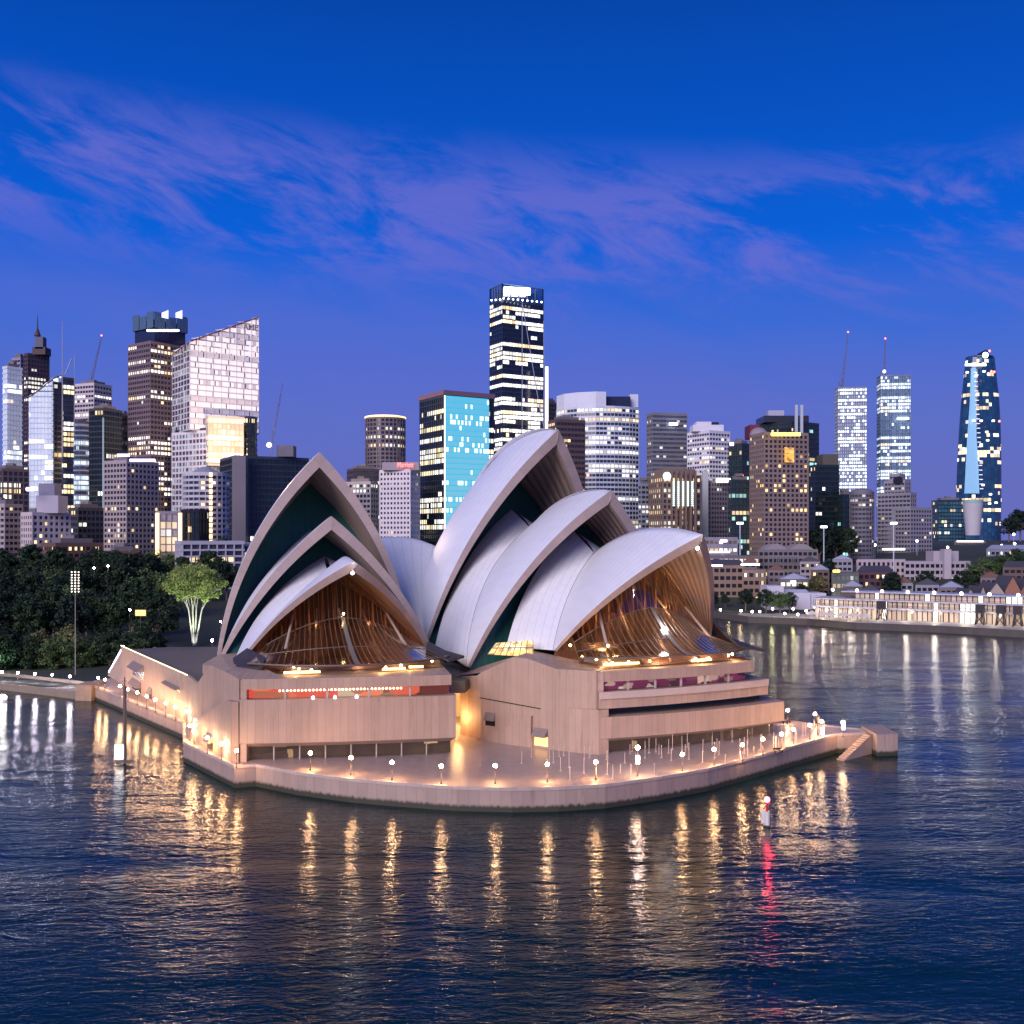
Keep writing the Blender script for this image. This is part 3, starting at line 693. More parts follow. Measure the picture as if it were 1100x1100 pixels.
# -------- glass halls under the two front shells
def glass_hall(H, shp, eave, knee, sg, parent, roomlights, kn_w, e_w):
    """vertical glass under the shell mouth down to a knee, then a skirt flaring to the eave"""
    fs, fw, fz, As, Az, Bs, Bz = shp
    A = Vector((As, 0, Az)); B = Vector((Bs, 0, Bz)); c = sph_center(Vector((fs, -fw, fz)), A, B)
    def zin(s_, v_):
        y = -abs(v_); d2 = (75-1.9)**2-(s_-c.x)**2-(y-c.y)**2
        return c.z+math.sqrt(max(0, d2))
    N = 32; top = []; kn = []; ev = []
    for k in range(N+1):
        f = -1+2*k/N; vk = f*kn_w; sk = sg+2.5-3.2*f*f
        zk = knee-(knee-eave-1.6)*abs(f)**1.8
        zt_ = max(zk+.05, zin(sg, f*kn_w*.97)-.1)
        top.append(Vector((sg-.5-1.5*f*f, vk*.985, zt_))); kn.append(Vector((sk, vk, zk)))
        se = (e_w[1]-(abs(f)**2.2)*e_w[2]); ev.append(Vector((se, f*e_w[0], eave)))
    rows = [[H.W(p) for p in top]]
    for j in range(1, 5): rows.append([H.W(a.lerp(b_, j/4)) for a, b_ in zip(top, kn)])
    sk_rows = []
    for j in range(0, 9):
        g = j/8; r = []
        for a, b_ in zip(kn, ev):
            p = a.lerp(b_, g); p.z = a.z+(b_.z-a.z)*(1-(1-g)**1.6); r.append(H.W(p))
        sk_rows.append(r)
    q = MB(); q.grid(rows, smooth=True, flip=False); q.grid(sk_rows, smooth=True, mi=1)
    g_ = q.obj('glass_wall', [bronze, glass_thin('skirt_glass', (.50, .43, .38), .44, .12)], parent)
    st = MB(); m0 = N//2
    for r0, r1 in zip(sk_rows[:-1], sk_rows[1:]):
        w_ = (r0[m0+1]-r0[m0])*.42; w2 = (r1[m0+1]-r1[m0])*.42; u_ = Vector((0, 0, .12)); st.face([r0[m0]-w_+u_, r0[m0]+w_+u_, r1[m0]+w2+u_, r1[m0]-w2+u_][::-1])
    st.obj('centre_gutter', mat('gutter_steel', (.30, .29, .28), .35, .4), g_)
    mu = MB()
    for k in range(0, N+1):
        for R_ in (rows, sk_rows):
            for a, b_ in zip([r[k] for r in R_][:-1], [r[k] for r in R_][1:]): mu.tube(a, b_, .075, n=4, cap=False)
    fin = MB()
    for k in range(3, N-2, 3):
        a = top[k]; zb = 17.7; p = Vector((a.x-1.6, a.y*.97, 0)); q1, q2 = H.W((p.x, p.y-.12, zb)), H.W((p.x-1.1, p.y+.12, zb)); w0 = H.W((p.x, p.y, 0)); w1_ = H.W((p.x-1.2, p.y, 0)); zt_ = max(zb+.5, a.z-.6)
        e = Vector((H.v[0], H.v[1], 0))*.13; c4 = [w0-e, w0+e, w1_+e, w1_-e]; fin.prism(ccw([(c_.x, c_.y) for c_ in c4]), zb, zt_, bottom=False)
    fin.obj('glulam_fin', mat('glulam', (.24, .135, .075), .5), parent)
    for r in (sk_rows[0], sk_rows[4], sk_rows[8]):
        for a, b_ in zip(r[:-1], r[1:]): mu.tube(a, b_, .10 if r is not sk_rows[8] else .22, n=4, cap=False)
    mu.obj('mullion', steel, g_)
    # low glass below the eave down to the slab
    bl_ = [H.W(p) for p in ev]; q = MB(); lo = [Vector((p.x, p.y, 0)) for p in [H.W(Vector((a.x-1.2, a.y*.96, 0))) for a in ev]]
    q.grid([[Vector((p.x, p.y, 17.05)) for p in lo], [Vector((p.x, p.y, eave-.2)) for p in lo]], smooth=False)
    q.obj('low_glazing', clear, g_)
    return kn, ev
kR = glass_hall(HR, (0, 18, 19.0, 21.1, 40.6, -14.9, 37.0), 19.3, 27.0, 3.0, OH, None, 14.8, (19.5, 17.5, 5.5))
kL = glass_hall(HL, (0, 17.2, 18.6, 19.1, 35.9, -14, 32.0), 18.7, 25.2, 2.5, OH, None, 13.6, (17.6, 24.5, 8.0))
# opaque bronze wing roofs left and right of the skirt
wing = mat('bronze_roof', (.06, .05, .052), .6, 0, spec=.25)
def wing_roof(H, pts):
    q = MB(); c = [Vector(p) for p in pts]; mc = sum(c, Vector((0, 0, 0)))/len(c)
    for a, b_ in zip(c, c[1:]+c[:1]): q.face([H.W(mc), H.W(a), H.W(b_)]); q.face([H.W(mc-Vector((0, 0, .4))), H.W(b_-Vector((0, 0, .4))), H.W(a-Vector((0, 0, .4)))])
    for a, b_ in zip(c, c[1:]+c[:1]): q.face([H.W(a-Vector((0, 0, .4))), H.W(b_-Vector((0, 0, .4))), H.W(b_), H.W(a)])
    q.obj('wing_roof', wing, OH)
wing_roof(HL, [(0, -17.0, 19.6), (14.5, -14.5, 19.4), (20.3, -15.5, 18.5), (14, -19.5, 17.9), (-2, -19.5, 17.6)])
wing_roof(HL, [(0, 17.2, 19.9), (-4, 21.5, 17.6), (12, 21.5, 18.2), (20.5, 16.5, 18.5), (13.5, 14, 20.0)])
wing_roof(HR, [(0, 18.2, 22.5), (-4, 21.5, 18.6), (10, 21.2, 18.9), (17.0, 17.3, 19.4), (15.8, 12.5, 20.2), (10.5, 12.8, 22.4), (5, 15.0, 24.0)])
# interior of the foyers: floor, concrete ribs, timber auditorium shell
def interior(H, w_, s0, s1, h_, zf):
    q = MB(); q.face([H.W(p) for p in ((s1, -w_, zf), (s1, w_, zf), (s0, w_, zf), (s0, -w_, zf))])
    q.obj('foyer_floor', mat('foyer_carpet', (.20, .09, .06), .6), OH)
    q = MB(); rows = []
    for i in range(7):
        z = zf+h_*.62*i/6; k = 1.0; rows.append([H.W((s0+1+4.0*k*math.cos(a_)-abs(math.sin(a_))*4, w_*.72*k*math.sin(a_), z)) for a_ in [rad(-85+170*j/24) for j in range(25)]])
    q.grid(rows, [[(j, i) for j in range(25)] for i in range(7)], smooth=False)
    q.obj('auditorium_wall', mat_ribbed('birch_ribs', (.16, .06, .025), 1.0) if 'br' not in MC else MC['br'], OH)
    q = MB()
    for k in range(5):
        v = (-.8+.4*k)*w_
        q.tube(H.W((s1-3, v, zf)), H.W((s0+6, v*.7, zf+h_*.9)), .35, .2, n=6)
    q.obj('foyer_rib', mat('foyer_concrete', (.40, .32, .26), .6), OH)
    for st in range(10):
        pass
interior(HR, 16, -6, 15, 13, 17.6); interior(HL, 15, -6, 18, 10.5, 17.15)
# stairs seen through the glass
q = MB()
for k in range(12):
    q.prism(ccw([tuple(HR.W((14-k*.8, -14, 0))[:2]), tuple(HR.W((14-k*.8, -8, 0))[:2]), tuple(HR.W((13.2-k*.8, -8, 0))[:2]), tuple(HR.W((13.2-k*.8, -14, 0))[:2])]), 17.6, 17.9+k*.28)
q.obj('foyer_stair', mat('stair_stone', (.5, .38, .28), .5), OH)
lampm = mat('foyer_lamp_glow', (1, .8, .5), em=(1, .66, .28), es=24)
def foyer_lamps(H, spots, r=.24):
    q = MB()
    for p in spots: q.sphere(H.W(p), r, 8, 5)
    q.obj('foyer_lamp', lampm, OH)
def plight(H, p, W_, col=(1, .55, .25), r=.5):
    l = bpy.data.lights.new('hall_light', 'POINT'); l.energy = W_; l.color = col; l.shadow_soft_size = r
    lo = bpy.data.objects.new('hall_light', l); COL.objects.link(lo); lo.location = H.W(p)
foyer_lamps(HR, [(15.5, -15, 18.6), (14.5, -11, 18.4), (12, -16, 18.9), (8, -16.5, 19.0), (16.6, 2, 18.4), (16.3, 5, 18.4), (13, 13, 18.4), (3, -16, 20.5), (11, -13, 21)])
foyer_lamps(HL, [(17, -10, 17.9), (22, -7.5, 17.9), (22.3, 5, 17.9), (20.5, 8, 17.9), (16, 14.5, 17.9), (8, 17, 18.2), (6, 0, 26)], .22)
for p, e in [((8, -12, 20), 2600), ((10, -2, 20), 1700), ((7, 10, 20.5), 1900), ((4.5, -7, 25), 1300), ((4.5, 4, 27), 1500)]: plight(HR, p, e)
for p, e in [((9, -9, 19.5), 600), ((11, 2, 19.5), 900), ((7, 10, 20), 1300), ((4.5, 5, 24), 1100), ((4.5, -5, 24), 600)]: plight(HL, p, e, (1, .48, .22))
for p in [(12.5, -15, 18.3), (17.3, -7, 18.3), (17.4, 3, 18.3), (15, 12, 18.3)]: plight(HR, p, 260, (1, .62, .25), .3)
for p in [(21.5, -10, 17.9), (22.8, 4, 17.9), (20.5, 9.5, 17.9)]: plight(HL, p, 220, (1, .62, .25), .3)
# glowing eave bars
eb = mat('eave_glow', (1, .7, .3), em=(1, .60, .20), es=5, samp=False)
q = MB()
for (H, a, c, s_) in ((HR, -16, -9, 15.4), (HR, 1, 5.5, 16.7), (HL, -12, -6, 22.2), (HL, 4.5, 8.5, 22.2), (HL, 9.5, 12, 20.8)):
    z = 18.2 if H is HR else 17.5
    p0, p1 = H.W((s_-.6*abs(a)/9, a, z)), H.W((s_-.6*abs(c)/9, c, z)); q = MB(); q.tube(p0, p1, .22, n=6); q.obj('eave_light', eb, OH)
if 0: q.obj('eave_light', eb, OH)
# glowing side window between the second and third shell of the west hall
gw = mat_room('side_window_glow', [(0, (1, .55, .15)), (.3, (1, .70, .30)), (.5, (.7, .30, .08)), (.7, (1, .9, .6)), (.85, (.25, .10, .03)), (1, (1, .6, .2))], 1.5, .8, 2.0)
q = MB(); A_ = at_z(523, 704, 17.0); 
P1 = Vector(ws(524, 196.5, 703.0)); P2 = Vector(ws(573, 186.5, 705.5)); P3 = Vector(ws(573, 188.5, 688)); P4 = Vector(ws(533, 196.0, 690.5))
q.face([P1, P2, P3, P4], [(0, 0), (9, 0), (9, 3), (1, 3)]); sgw = q.obj('side_window', gw, OH)
q = MB()
for k in range(8): q.tube(P1.lerp(P2, k/7)+Vector((-.1, -.15, 0)), P4.lerp(P3, k/7)+Vector((-.1, -.15, 0)), .09, n=4)
q.tube(P1.lerp(P4, .55), P2.lerp(P3, .55), .12, n=4); q.obj('window_frame', steel, sgw)
# white floodlights at the tip of each front shell
fl_m = mat('flood_lens', (1, 1, 1), em=(.85, .88, 1), es=30)
for H, p in ((HR, (19.5, 0, 38.2)), (HL, (17.6, 0, 33.9))):
    q = MB(); c = H.W(p); q.sphere(c, .28, 8, 5); q.obj('tip_floodlight', fl_m, OH)
    plight(H, (p[0]-.6, 0, p[2]-1.2), 260, (.9, .92, 1), .2)
for H, p, e in ((HR, (22.2, -1.2, 41.0), 120), (HL, (20.6, 0, 36.0), 260)): plight(H, p, e, (.85, .88, 1), .2)
plight(HR, (9.5, 1, 24.5), 700, (.9, .92, 1), .7)  # added white light, stands in for the bright reflection on the glass
# warm lamp in the passage
def wlight(name, loc, W_, col, r=.3):
    l = bpy.data.lights.new(name, 'POINT'); l.energy = W_; l.color = col; l.shadow_soft_size = r
    lo = bpy.data.objects.new(name, l); COL.objects.link(lo); lo.location = loc; return lo
wlight('passage_light', (-9.0, 197, 8.5), 5200, (1, .62, .26), .6)
wlight('passage_light', (-10.0, 188, 7.0), 1100, (1, .55, .22), .5)
q = MB(); q.box(-13.2, -4.6, 209.4, 210, DZ+.01, 12.0); q.obj('passage_wall', mat('pale_wall', (.7, .6, .45), .6), OH)
# rope light on the east parapet and the lit stair rails
rope = mat('rope_light', (1, .9, .5), em=(1, .88, .48), es=2.2, samp=False)
q = MB(); n = 60
for k in range(n):
    p = Vector(o1[0]).lerp(Vector(o1[1]), k/n); r = Vector(o1[0]).lerp(Vector(o1[1]), (k+.55)/n)
    q.tube((p.x, p.y, 13.15), (r.x, r.y, 13.15), .11, n=5)
q.obj('rope_light', rope, OH)
rail = mat('rail_light', (.9, .85, 1), em=(.9, .85, 1), es=5, samp=False)
q = MB()
for off in (0,):
    q.tube((-97.3+off*.9, 256.5+off*.5, 12.9), (-107+off*.9, 272+off*.5, 4.4), .24, n=6)
q.obj('rail_light', rail, OH)
# ================================================================== city towers
def foot(x0, xc, x1, Yd, th=32):
    phi = math.atan((xc-550)/F); tt = Vector((math.cos(phi), -math.sin(phi))); rr = Vector((math.sin(phi), math.cos(phi)))
    C = Vector(ws(xc, Yd)); sc = Yd/F/math.cos(phi)*math.cos(phi)
    a_ = rad(th); wl = max(.5, (xc-x0)*sc*math.cos(phi)); wr = max(.5, (x1-xc)*sc*math.cos(phi))
    if xc <= x0+.5: a_ = rad(5); la = 30.0; lb = wr/math.cos(a_)
    elif xc >= x1-.5: a_ = rad(85); lb = 30.0; la = wl/math.sin(a_)
    else: la = wl/math.sin(a_); lb = wr/math.cos(a_)
    la = min(la, 110); lb = min(lb, 110)
    Rv = (tt*math.cos(a_)+rr*math.sin(a_))*lb; Lv = (-tt*math.sin(a_)+rr*math.cos(a_))*la
    return ccw([tuple(C), tuple(C+Rv), tuple(C+Rv+Lv), tuple(C+Lv)])
def roundfoot(x0, x1, Yd, n=28, sq=1.0):
    cx = (x0+x1)/2; r = (x1-x0)/2/F*Yd; c = ws(cx, Yd+r)
    return [(c[0]+r*math.cos(2*math.pi*k/n), c[1]+r*sq*math.sin(2*math.pi*k/n)) for k in range(n)]
def segs(poly):
    out = []; u = 0
    for a, c in zip(poly, poly[1:]+poly[:1]):
        a = Vector(a); c = Vector(c); L = (c-a).length
        out.append((a, c, L, u)); u += L
    return out
def centroid(p): return Vector((sum(a[0] for a in p)/len(p), sum(a[1] for a in p)/len(p)))
def building(label, cat, poly, z1, wallm, winm, fh=3.8, bay=3.0, span=.38, pier=.25, pstep=1, d=.35, name='office_tower',
             z0=0.0, par=1.4, plant=True, clip=None, group=None, root=None, top=None, zwin=None, edges_plain=(), mats_edges=None):
    c = centroid(poly); lp = [(p[0]-c.x, p[1]-c.y) for p in poly]
    if root is None: root = thing(name, label, cat, (c.x, c.y, 0), group)
    off = (c.x-root.location.x, c.y-root.location.y)
    inner = [(p[0]+off[0], p[1]+off[1]) for p in lp]; outer = offs(inner, d)
    frame = MB(); nf = max(1, int((z1-par-z0)//fh)); sh = fh*span
    zb = z1-par-nf*fh
    def ok(x, y, z): return clip is None or z <= clip(x+root.location.x, y+root.location.y)
    # parapet and top
    if clip is None:
        frame.wall(outer, z1-par, z1, True); frame.cap(outer, z1)
        fo = outer
    S_ = segs(inner)
    frame.wall(outer, z0, zb+sh*.5, True)
    for k in range(nf+1):
        za, zc = zb+k*fh-sh*.5, zb+k*fh+sh*.5
        if k == nf: zc = z1-par
        if clip is None:
            frame.wall(outer, za, zc, True)
            for (a, b_) in zip(range(len(inner)), [*range(1, len(inner)), 0]):
                frame.face([(*inner[a], zc), (*outer[a], zc), (*outer[b_], zc), (*inner[b_], zc)])
                frame.face([(*inner[a], za), (*inner[b_], za), (*outer[b_], za), (*outer[a], za)])
        else:
            for (a, b_, L, u) in S_:
                n = max(1, round(L/bay)); nv = Vector(((b_-a).y, -(b_-a).x)).normalized()*d
                for j in range(n):
                    p = a.lerp(b_, j/n); r = a.lerp(b_, (j+1)/n); m_ = (p+r)/2
                    if ok(m_.x, m_.y, zc): frame.box_ = None; frame.face([(p.x+nv.x, p.y+nv.y, za), (r.x+nv.x, r.y+nv.y, za), (r.x+nv.x, r.y+nv.y, zc), (p.x+nv.x, p.y+nv.y, zc)], [(u+L*j/n, za), (u+L*(j+1)/n, za), (u+L*(j+1)/n, zc), (u+L*j/n, zc)])
    if pier > 0:
        for (a, b_, L, u) in S_:
            n = max(1, round(L/bay)); dr = (b_-a).normalized(); nv = Vector((dr.y, -dr.x))
            for j in range(0, n+1, pstep):
                p = a.lerp(b_, j/n)
                z_t = z1-par
                if clip is not None: z_t = clip(p.x+root.location.x, p.y+root.location.y)
                e = nv*(d+.06); h_ = dr*pier/2*bay*.5
                p0, p1 = p-h_, p+h_
                frame.face([(p0.x+e.x, p0.y+e.y, z0), (p1.x+e.x, p1.y+e.y, z0), (p1.x+e.x, p1.y+e.y, z_t), (p0.x+e.x, p0.y+e.y, z_t)])
                frame.face([(p0.x, p0.y, z0), (p0.x+e.x, p0.y+e.y, z0), (p0.x+e.x, p0.y+e.y, z_t), (p0.x, p0.y, z_t)])
                frame.face([(p1.x+e.x, p1.y+e.y, z0), (p1.x, p1.y, z0), (p1.x, p1.y, z_t), (p1.x+e.x, p1.y+e.y, z_t)])
    frame.obj('wall', wallm, root)
    # one glazed band per storey
    if clip is None:
        wb = MB(); u = 0
        for (a, b_, L, u) in S_:
            n = max(1, round(L/bay)); s_ = n*bay/L
            wb.face([(a.x, a.y, 0), (b_.x, b_.y, 0), (b_.x, b_.y, fh-sh), (a.x, a.y, fh-sh)], [(round(u/bay)*bay, 0), (round(u/bay)*bay+L*s_, 0), (round(u/bay)*bay+L*s_, 1), (round(u/bay)*bay, 1)])
        me = wb.mesh('window_band', winm)
        for k in range(nf):
            zz = zb+k*fh+sh*.5
            if zz+fh < (zwin or 12): continue
            link('window_band', me, root, (0, 0, zz))
    else:
        for k in range(nf+30):
            zz = zb+k*fh+sh*.5; wb = MB(); cnt = 0
            for (a, b_, L, u) in S_:
                n = max(1, round(L/bay))
                for j in range(n):
                    p = a.lerp(b_, j/n); r = a.lerp(b_, (j+1)/n)
                    ta = clip(p.x+root.location.x, p.y+root.location.y); tb = clip(r.x+root.location.x, r.y+root.location.y)
                    h0, h1 = min(fh-sh, ta-zz), min(fh-sh, tb-zz)
                    if max(h0, h1) > .3 and zz > 12:
                        cnt += 1; wb.face([(p.x, p.y, 0), (r.x, r.y, 0), (r.x, r.y, max(0, h1)), (p.x, p.y, max(0, h0))], [(u+bay*j, 0), (u+bay*(j+1), 0), (u+bay*(j+1), 1), (u+bay*j, 1)], mi=1 if (winm is W_qqt and (b_-a).y < 0 and abs((b_-a).x) < abs((b_-a).y)) else 0)
            if cnt: wb.obj('window_band', [winm, W_qqs], root, (0, 0, zz))
        tp = MB(); pts = [(p[0], p[1], clip(p[0]+root.location.x, p[1]+root.location.y)) for p in outer]
        tp.face(pts); tp.face([(x, y, z-1) for x, y, z in pts][::-1])
        for a, b_ in zip(pts, pts[1:]+pts[:1]): tp.face([(a[0], a[1], a[2]-1), (b_[0], b_[1], b_[2]-1), b_, a])
        tp.obj('roof', top or wallm, root)
    if plant and clip is None:
        q = MB(); sm = offs(inner, -min(6, (Vector(inner[0])-Vector(inner[2])).length*.12)); q.prism(sm, z1, z1+2.4, bottom=False)
        cc = centroid(inner)
        q.box(cc.x-3, cc.x+2, cc.y-2, cc.y+3, z1+2.4, z1+4.2)
        q.obj('roof_plant', mat('roof_plant', (.16, .15, .17), .7), root)
    return root
def wl(name, col, rough=.7, metal=0.0): return mat('wall_'+name, col, rough, metal, var=.10, vs=.06)
dusk = (.015, .022, .04)
W_off = mat_win('win_office', dusk, .30, 1.2, 3.0, wf=.15, es=1.7)
W_sparse = mat_win('win_sparse', dusk, .10, .8, 3.0, wf=.6, es=1.8, warm=(1, .68, .30))
W_hotel = mat_win('win_hotel', (.02, .02, .025), .12, .1, 3.0, wf=.8, es=1.6, warm=(1, .70, .34), frame=.2)
W_bright = mat_win('win_bright', (.10, .13, .2), .95, .6, 2.4, wf=.05, es=1.5, cool=(.75, .9, 1), frame=.12)
W_dark = mat_win('win_dark', (.006, .016, .022), .13, 1.2, 2.6, wf=.5, es=1.6, rough=.08)
W_pale = mat_win('win_pale', (.62, .78, .92), .28, 1.3, 2.6, wf=.15, es=1.2, rough=.3, cool=(.9, .97, 1), gcol2=(.72, .86, .97), frame=.03)
W_blue = mat_win('win_blue', (.05, .09, .16), .20, 1.0, 2.6, wf=.3, es=1.5, rough=.10)
W_runs = mat_win('win_runs', (.008, .012, .03), .52, 1.4, 3.2, wf=.15, es=2.2, frame=.05)
W_cyan = mat_win('win_cyan', (.05, .42, .56), .20, .9, 3.0, wf=.5, es=1.7, rough=.3, gcol2=(.08, .5, .62), frame=.03)
def mat_brick(name):
    m = bpy.data.materials.new(name); m.use_nodes = True; t = NT(m.node_tree); b = t.N['Principled BSDF']
    uv = t.n('ShaderNodeUVMap').outputs[0]; U, V, _ = t.sep(uv)[:3]
    LZ = t.sep(t.n('ShaderNodeObjectInfo').outputs['Location'])[2]; k = t.m('ROUND', t.m('DIVIDE', LZ, 4.3))
    wn = t.n('ShaderNodeTexWhiteNoise', noise_dimensions='1D'); t.put(wn.inputs['W'], t.m('ADD', k, .37))
    uu = t.m('ADD', t.m('DIVIDE', U, 12.0), t.m('MULTIPLY', wn.outputs[0], .9)); fu = t.m('FRACT', uu); j = t.m('GREATER_THAN', fu, .065)
    w2 = t.n('ShaderNodeTexWhiteNoise', noise_dimensions='2D'); t.put(w2.inputs[0], t.comb(t.m('FLOOR', t.m('MULTIPLY', uu, 4.0)), k, 0))
    lit = t.m('GREATER_THAN', t.m('ADD', t.m('MULTIPLY', w2.outputs[0], .22), t.m('MULTIPLY', wn.outputs[0], .78)), .46)
    t.put(b.inputs['Base Color'], t.mix(j, (.06, .06, .10), t.mix(w2.outputs[0], (.64, .61, .66), (.70, .66, .70))))
    t.put(b.inputs['Emission Color'], t.mix(w2.outputs[0], (1, .80, .72), (1, .93, .92))); t.put(b.inputs['Emission Strength'], t.m('MULTIPLY', j, t.m('ADD', .12, t.m('MULTIPLY', lit, .40))))  # emission added to every panel so the whole facade looks brighter
    m.cycles.emission_sampling = 'NONE'; MC[name] = m; return m
W_qqt = mat_brick('win_brick')
W_qqs = mat_win('win_qqs', (.05, .06, .11), .45, .1, 3.4, wf=.0, es=.42, cool=(.75, .85, 1), rough=.2, frame=.12)
W_teal = mat_win('win_teal', (.01, .03, .04), .22, 1.2, 2.6, cool=(.5, 1, .95), wf=.4, es=1.5)
def mast(root, x, y, z0, z1, r=.45, m=None, name='mast'):
    q = MB(); q.tube((x, y, z0), (x, y, z1), r, r*.4, 5); q.obj(name, m or mat('mast_metal', (.35, .35, .42), .5), root)
redl = mat('red_beacon', (1, .2, .1), em=(1, .12, .08), es=7, samp=False)
whl = mat('white_flood', (1, 1, 1), em=(.92, .93, 1), es=6, samp=False)
purl = mat('violet_sign_glow', (.7, .6, 1), em=(.74, .60, 1), es=2.6, samp=False)
def blob(name, m, px, py, Yd, rpx, root=None, ln=0):
    r = rpx/F*Yd; q = MB(); c = Vector(ws(px, Yd, py))
    if root is not None: c = c-root.location
    if ln: q.tube(c-Vector((ln/F*Yd/2, 0, 0)), c+Vector((ln/F*Yd/2, 0, 0)), r, n=6)
    else: q.sphere(c, r, 8, 5)
    return q.obj(name, m, root)
def sign(root, text, px0, px1, py, Yd, m, hpx=None, yaw=0.0):
    cu = bpy.data.curves.new('lettering', 'FONT'); cu.body = text; cu.extrude = .1; cu.align_x = 'CENTER'; cu.align_y = 'CENTER'
    tmp = bpy.data.objects.new('tmp', cu); COL.objects.link(tmp); bpy.context.view_layer.update()
    dg = bpy.context.evaluated_depsgraph_get(); me = bpy.data.meshes.new_from_object(tmp.evaluated_get(dg)); bpy.data.objects.remove(tmp)
    w_ = max(v.co.x for v in me.vertices)-min(v.co.x for v in me.vertices); h_ = max(v.co.y for v in me.vertices)-min(v.co.y for v in me.vertices)
    W0 = (px1-px0)/F*Yd/math.cos(yaw); H0 = (hpx or 5)/F*Yd
    me.materials.clear(); me.materials.append(m)
    o = link('lettering', me, root); o.location = Vector(ws((px0+px1)/2, Yd, py))-root.location
    o.rotation_euler = (rad(90), 0, yaw); o.scale = (W0/w_, H0/h_, 1); return o
def shift(p, dx, dy): return [(a+dx, b_+dy) for a, b_ in p]

# ---- left group
T = building('pale blue glass tower with rounded front at the left frame edge', 'tower', foot(3, 8, 24, 800, 30), zof(393, 800), wl('pale', (.68, .74, .82), .4), W_pale, 4.0, 2.6, .30, .0, name='glass_tower')
T = building('dark brown stepped skyscraper with a tall needle spire', 'tower', foot(26, 30, 53, 950, 25), zof(379, 950), wl('brown', (.085, .05, .06)), W_off, 4.0, 3, .45, .5, name='spired_tower', plant=False)
def over(T, px0, px1, py0, py1, Yd, m, name='upper_stage', dep=None, y_off=3):
    q = MB(); x0, _ = ws(px0, Yd); x1, _ = ws(px1, Yd); L = T.location; dp = dep or (x1-x0)
    q.prism([(x0-L.x, Yd+y_off-L.y), (x1-L.x, Yd+y_off-L.y), (x1-L.x, Yd+y_off+dp-L.y), (x0-L.x, Yd+y_off+dp-L.y)], zof(py1, Yd), zof(py0, Yd)); return q.obj(name, m, T)
brn = wl('brown', (.07, .045, .06)); 
over(T, 33, 47, 372, 380, 950, brn); over(T, 36, 44.5, 361, 374, 950, wl('steel_grey', (.12, .12, .17))); 
q = MB(); c = Vector(ws(40.3, 958))-Vector(T.location[:2]); q.tube((c.x, c.y, zof(361, 958)), (c.x, c.y, zof(353, 958)), 3.2, .9, 8); q.tube((c.x, c.y, zof(353, 958)), (c.x, c.y, zof(338, 958)), .7, .25, 6); q.obj('spire', brn, T)
T = building('grey slab tower just behind the pale blue glass tower', 'tower', foot(13, 22, 28.5, 980, 45), zof(384, 980), wl('greyv', (.30, .27, .36)), W_sparse, 4, 3, .5, .3)
# slant topped glass slab
def clip_px(pts, Yd):      # roof height as a function of x, from the survey
    P_ = [(ws(px, Yd)[0], zof(py, Yd)) for px, py in pts]
    def f(x, y):
        x = x*Yd/max(1, y)
        if x <= P_[0][0]: return HC+(P_[0][1]-HC)*y/Yd
        for (a, za), (b_, zb_) in zip(P_[:-1], P_[1:]):
            if x <= b_: return HC+(za+(zb_-za)*(x-a)/(b_-a)-HC)*y/Yd
        return HC+(P_[-1][1]-HC)*y/Yd
    return f
T = building('pale glass slab tower with a sharply slanting roof', 'tower', foot(31, 57, 66, 760, 70), zof(424, 760), wl('palegl', (.62, .70, .80), .4), W_pale, 3.9, 2.6, .22, 0, name='slanted_tower', clip=clip_px([(30, 427), (57, 406), (66, 402)], 760), top=brn)
T = building('dark slab wall beside the slant-roofed glass tower', 'tower', foot(57, 58, 66.5, 758, 20), zof(410, 758), wl('black', (.012, .010, .016), .3), W_sparse, 3.9, 3, .3, 0, plant=False, name='dark_slab')
mast(T, ws(67, 757)[0]-T.location.x, 757-T.location.y, 100, zof(345, 757), .5)
T = building('dark tower with bands of lit floors and a roof mast', 'tower', foot(66.5, 68, 80, 820, 20), zof(405, 820), wl('ink', (.03, .035, .06)), mat_win('win_bands', (.02, .025, .05), .42, 1.6, 3.0, wf=.6, es=1.7), 4.2, 3, .3, .0, plant=False)
mast(T, ws(80, 819)[0]-T.location.x, 819-T.location.y, 100, zof(380, 819), .5)
q = MB(); a = Vector(ws(70, 822, 402)); b_ = Vector(ws(77, 822, 385)); q.tube(a-T.location, b_-T.location, .5, n=4); q.obj('roof_derrick', mat('mast_metal', (.35, .35, .42)), T)
T = building('pinkish white tower with a square notched top', 'tower', foot(80, 101, 120, 860, 45), zof(411, 860), wl('pinkw', (.56, .50, .55)), W_off, 3.9, 3, .5, .35)
T = building('slim bright blue curved glass tower in front of the pinkish tower', 'tower', roundfoot(80, 96, 800), zof(455, 800), wl('palegl', (.45, .52, .64)), W_bright, 3.9, 2.6, .3, .0, name='glass_tower')
T = building('dark glass tower with a pale vertical edge strip', 'tower', foot(96, 111, 131, 720, 45), zof(438, 720), wl('charc', (.035, .035, .045)), W_dark, 3.8, 2.6, .25, .2)
q = MB(); c = ws(111, 719.3); q.box(c[0]-T.location.x-.5, c[0]-T.location.x+.5, c[1]-T.location.y-.6, c[1]-T.location.y, 15, zof(449, 720)); q.obj('edge_strip', wl('tealgrey', (.3, .42, .44)), T)
T = building('dark low-shouldered tower squeezed beside the brown granite tower', 'tower', foot(124, 130, 140, 830, 30), zof(446, 830), wl('charc2', (.05, .04, .055)), W_sparse, 3.8, 3, .4, .3)
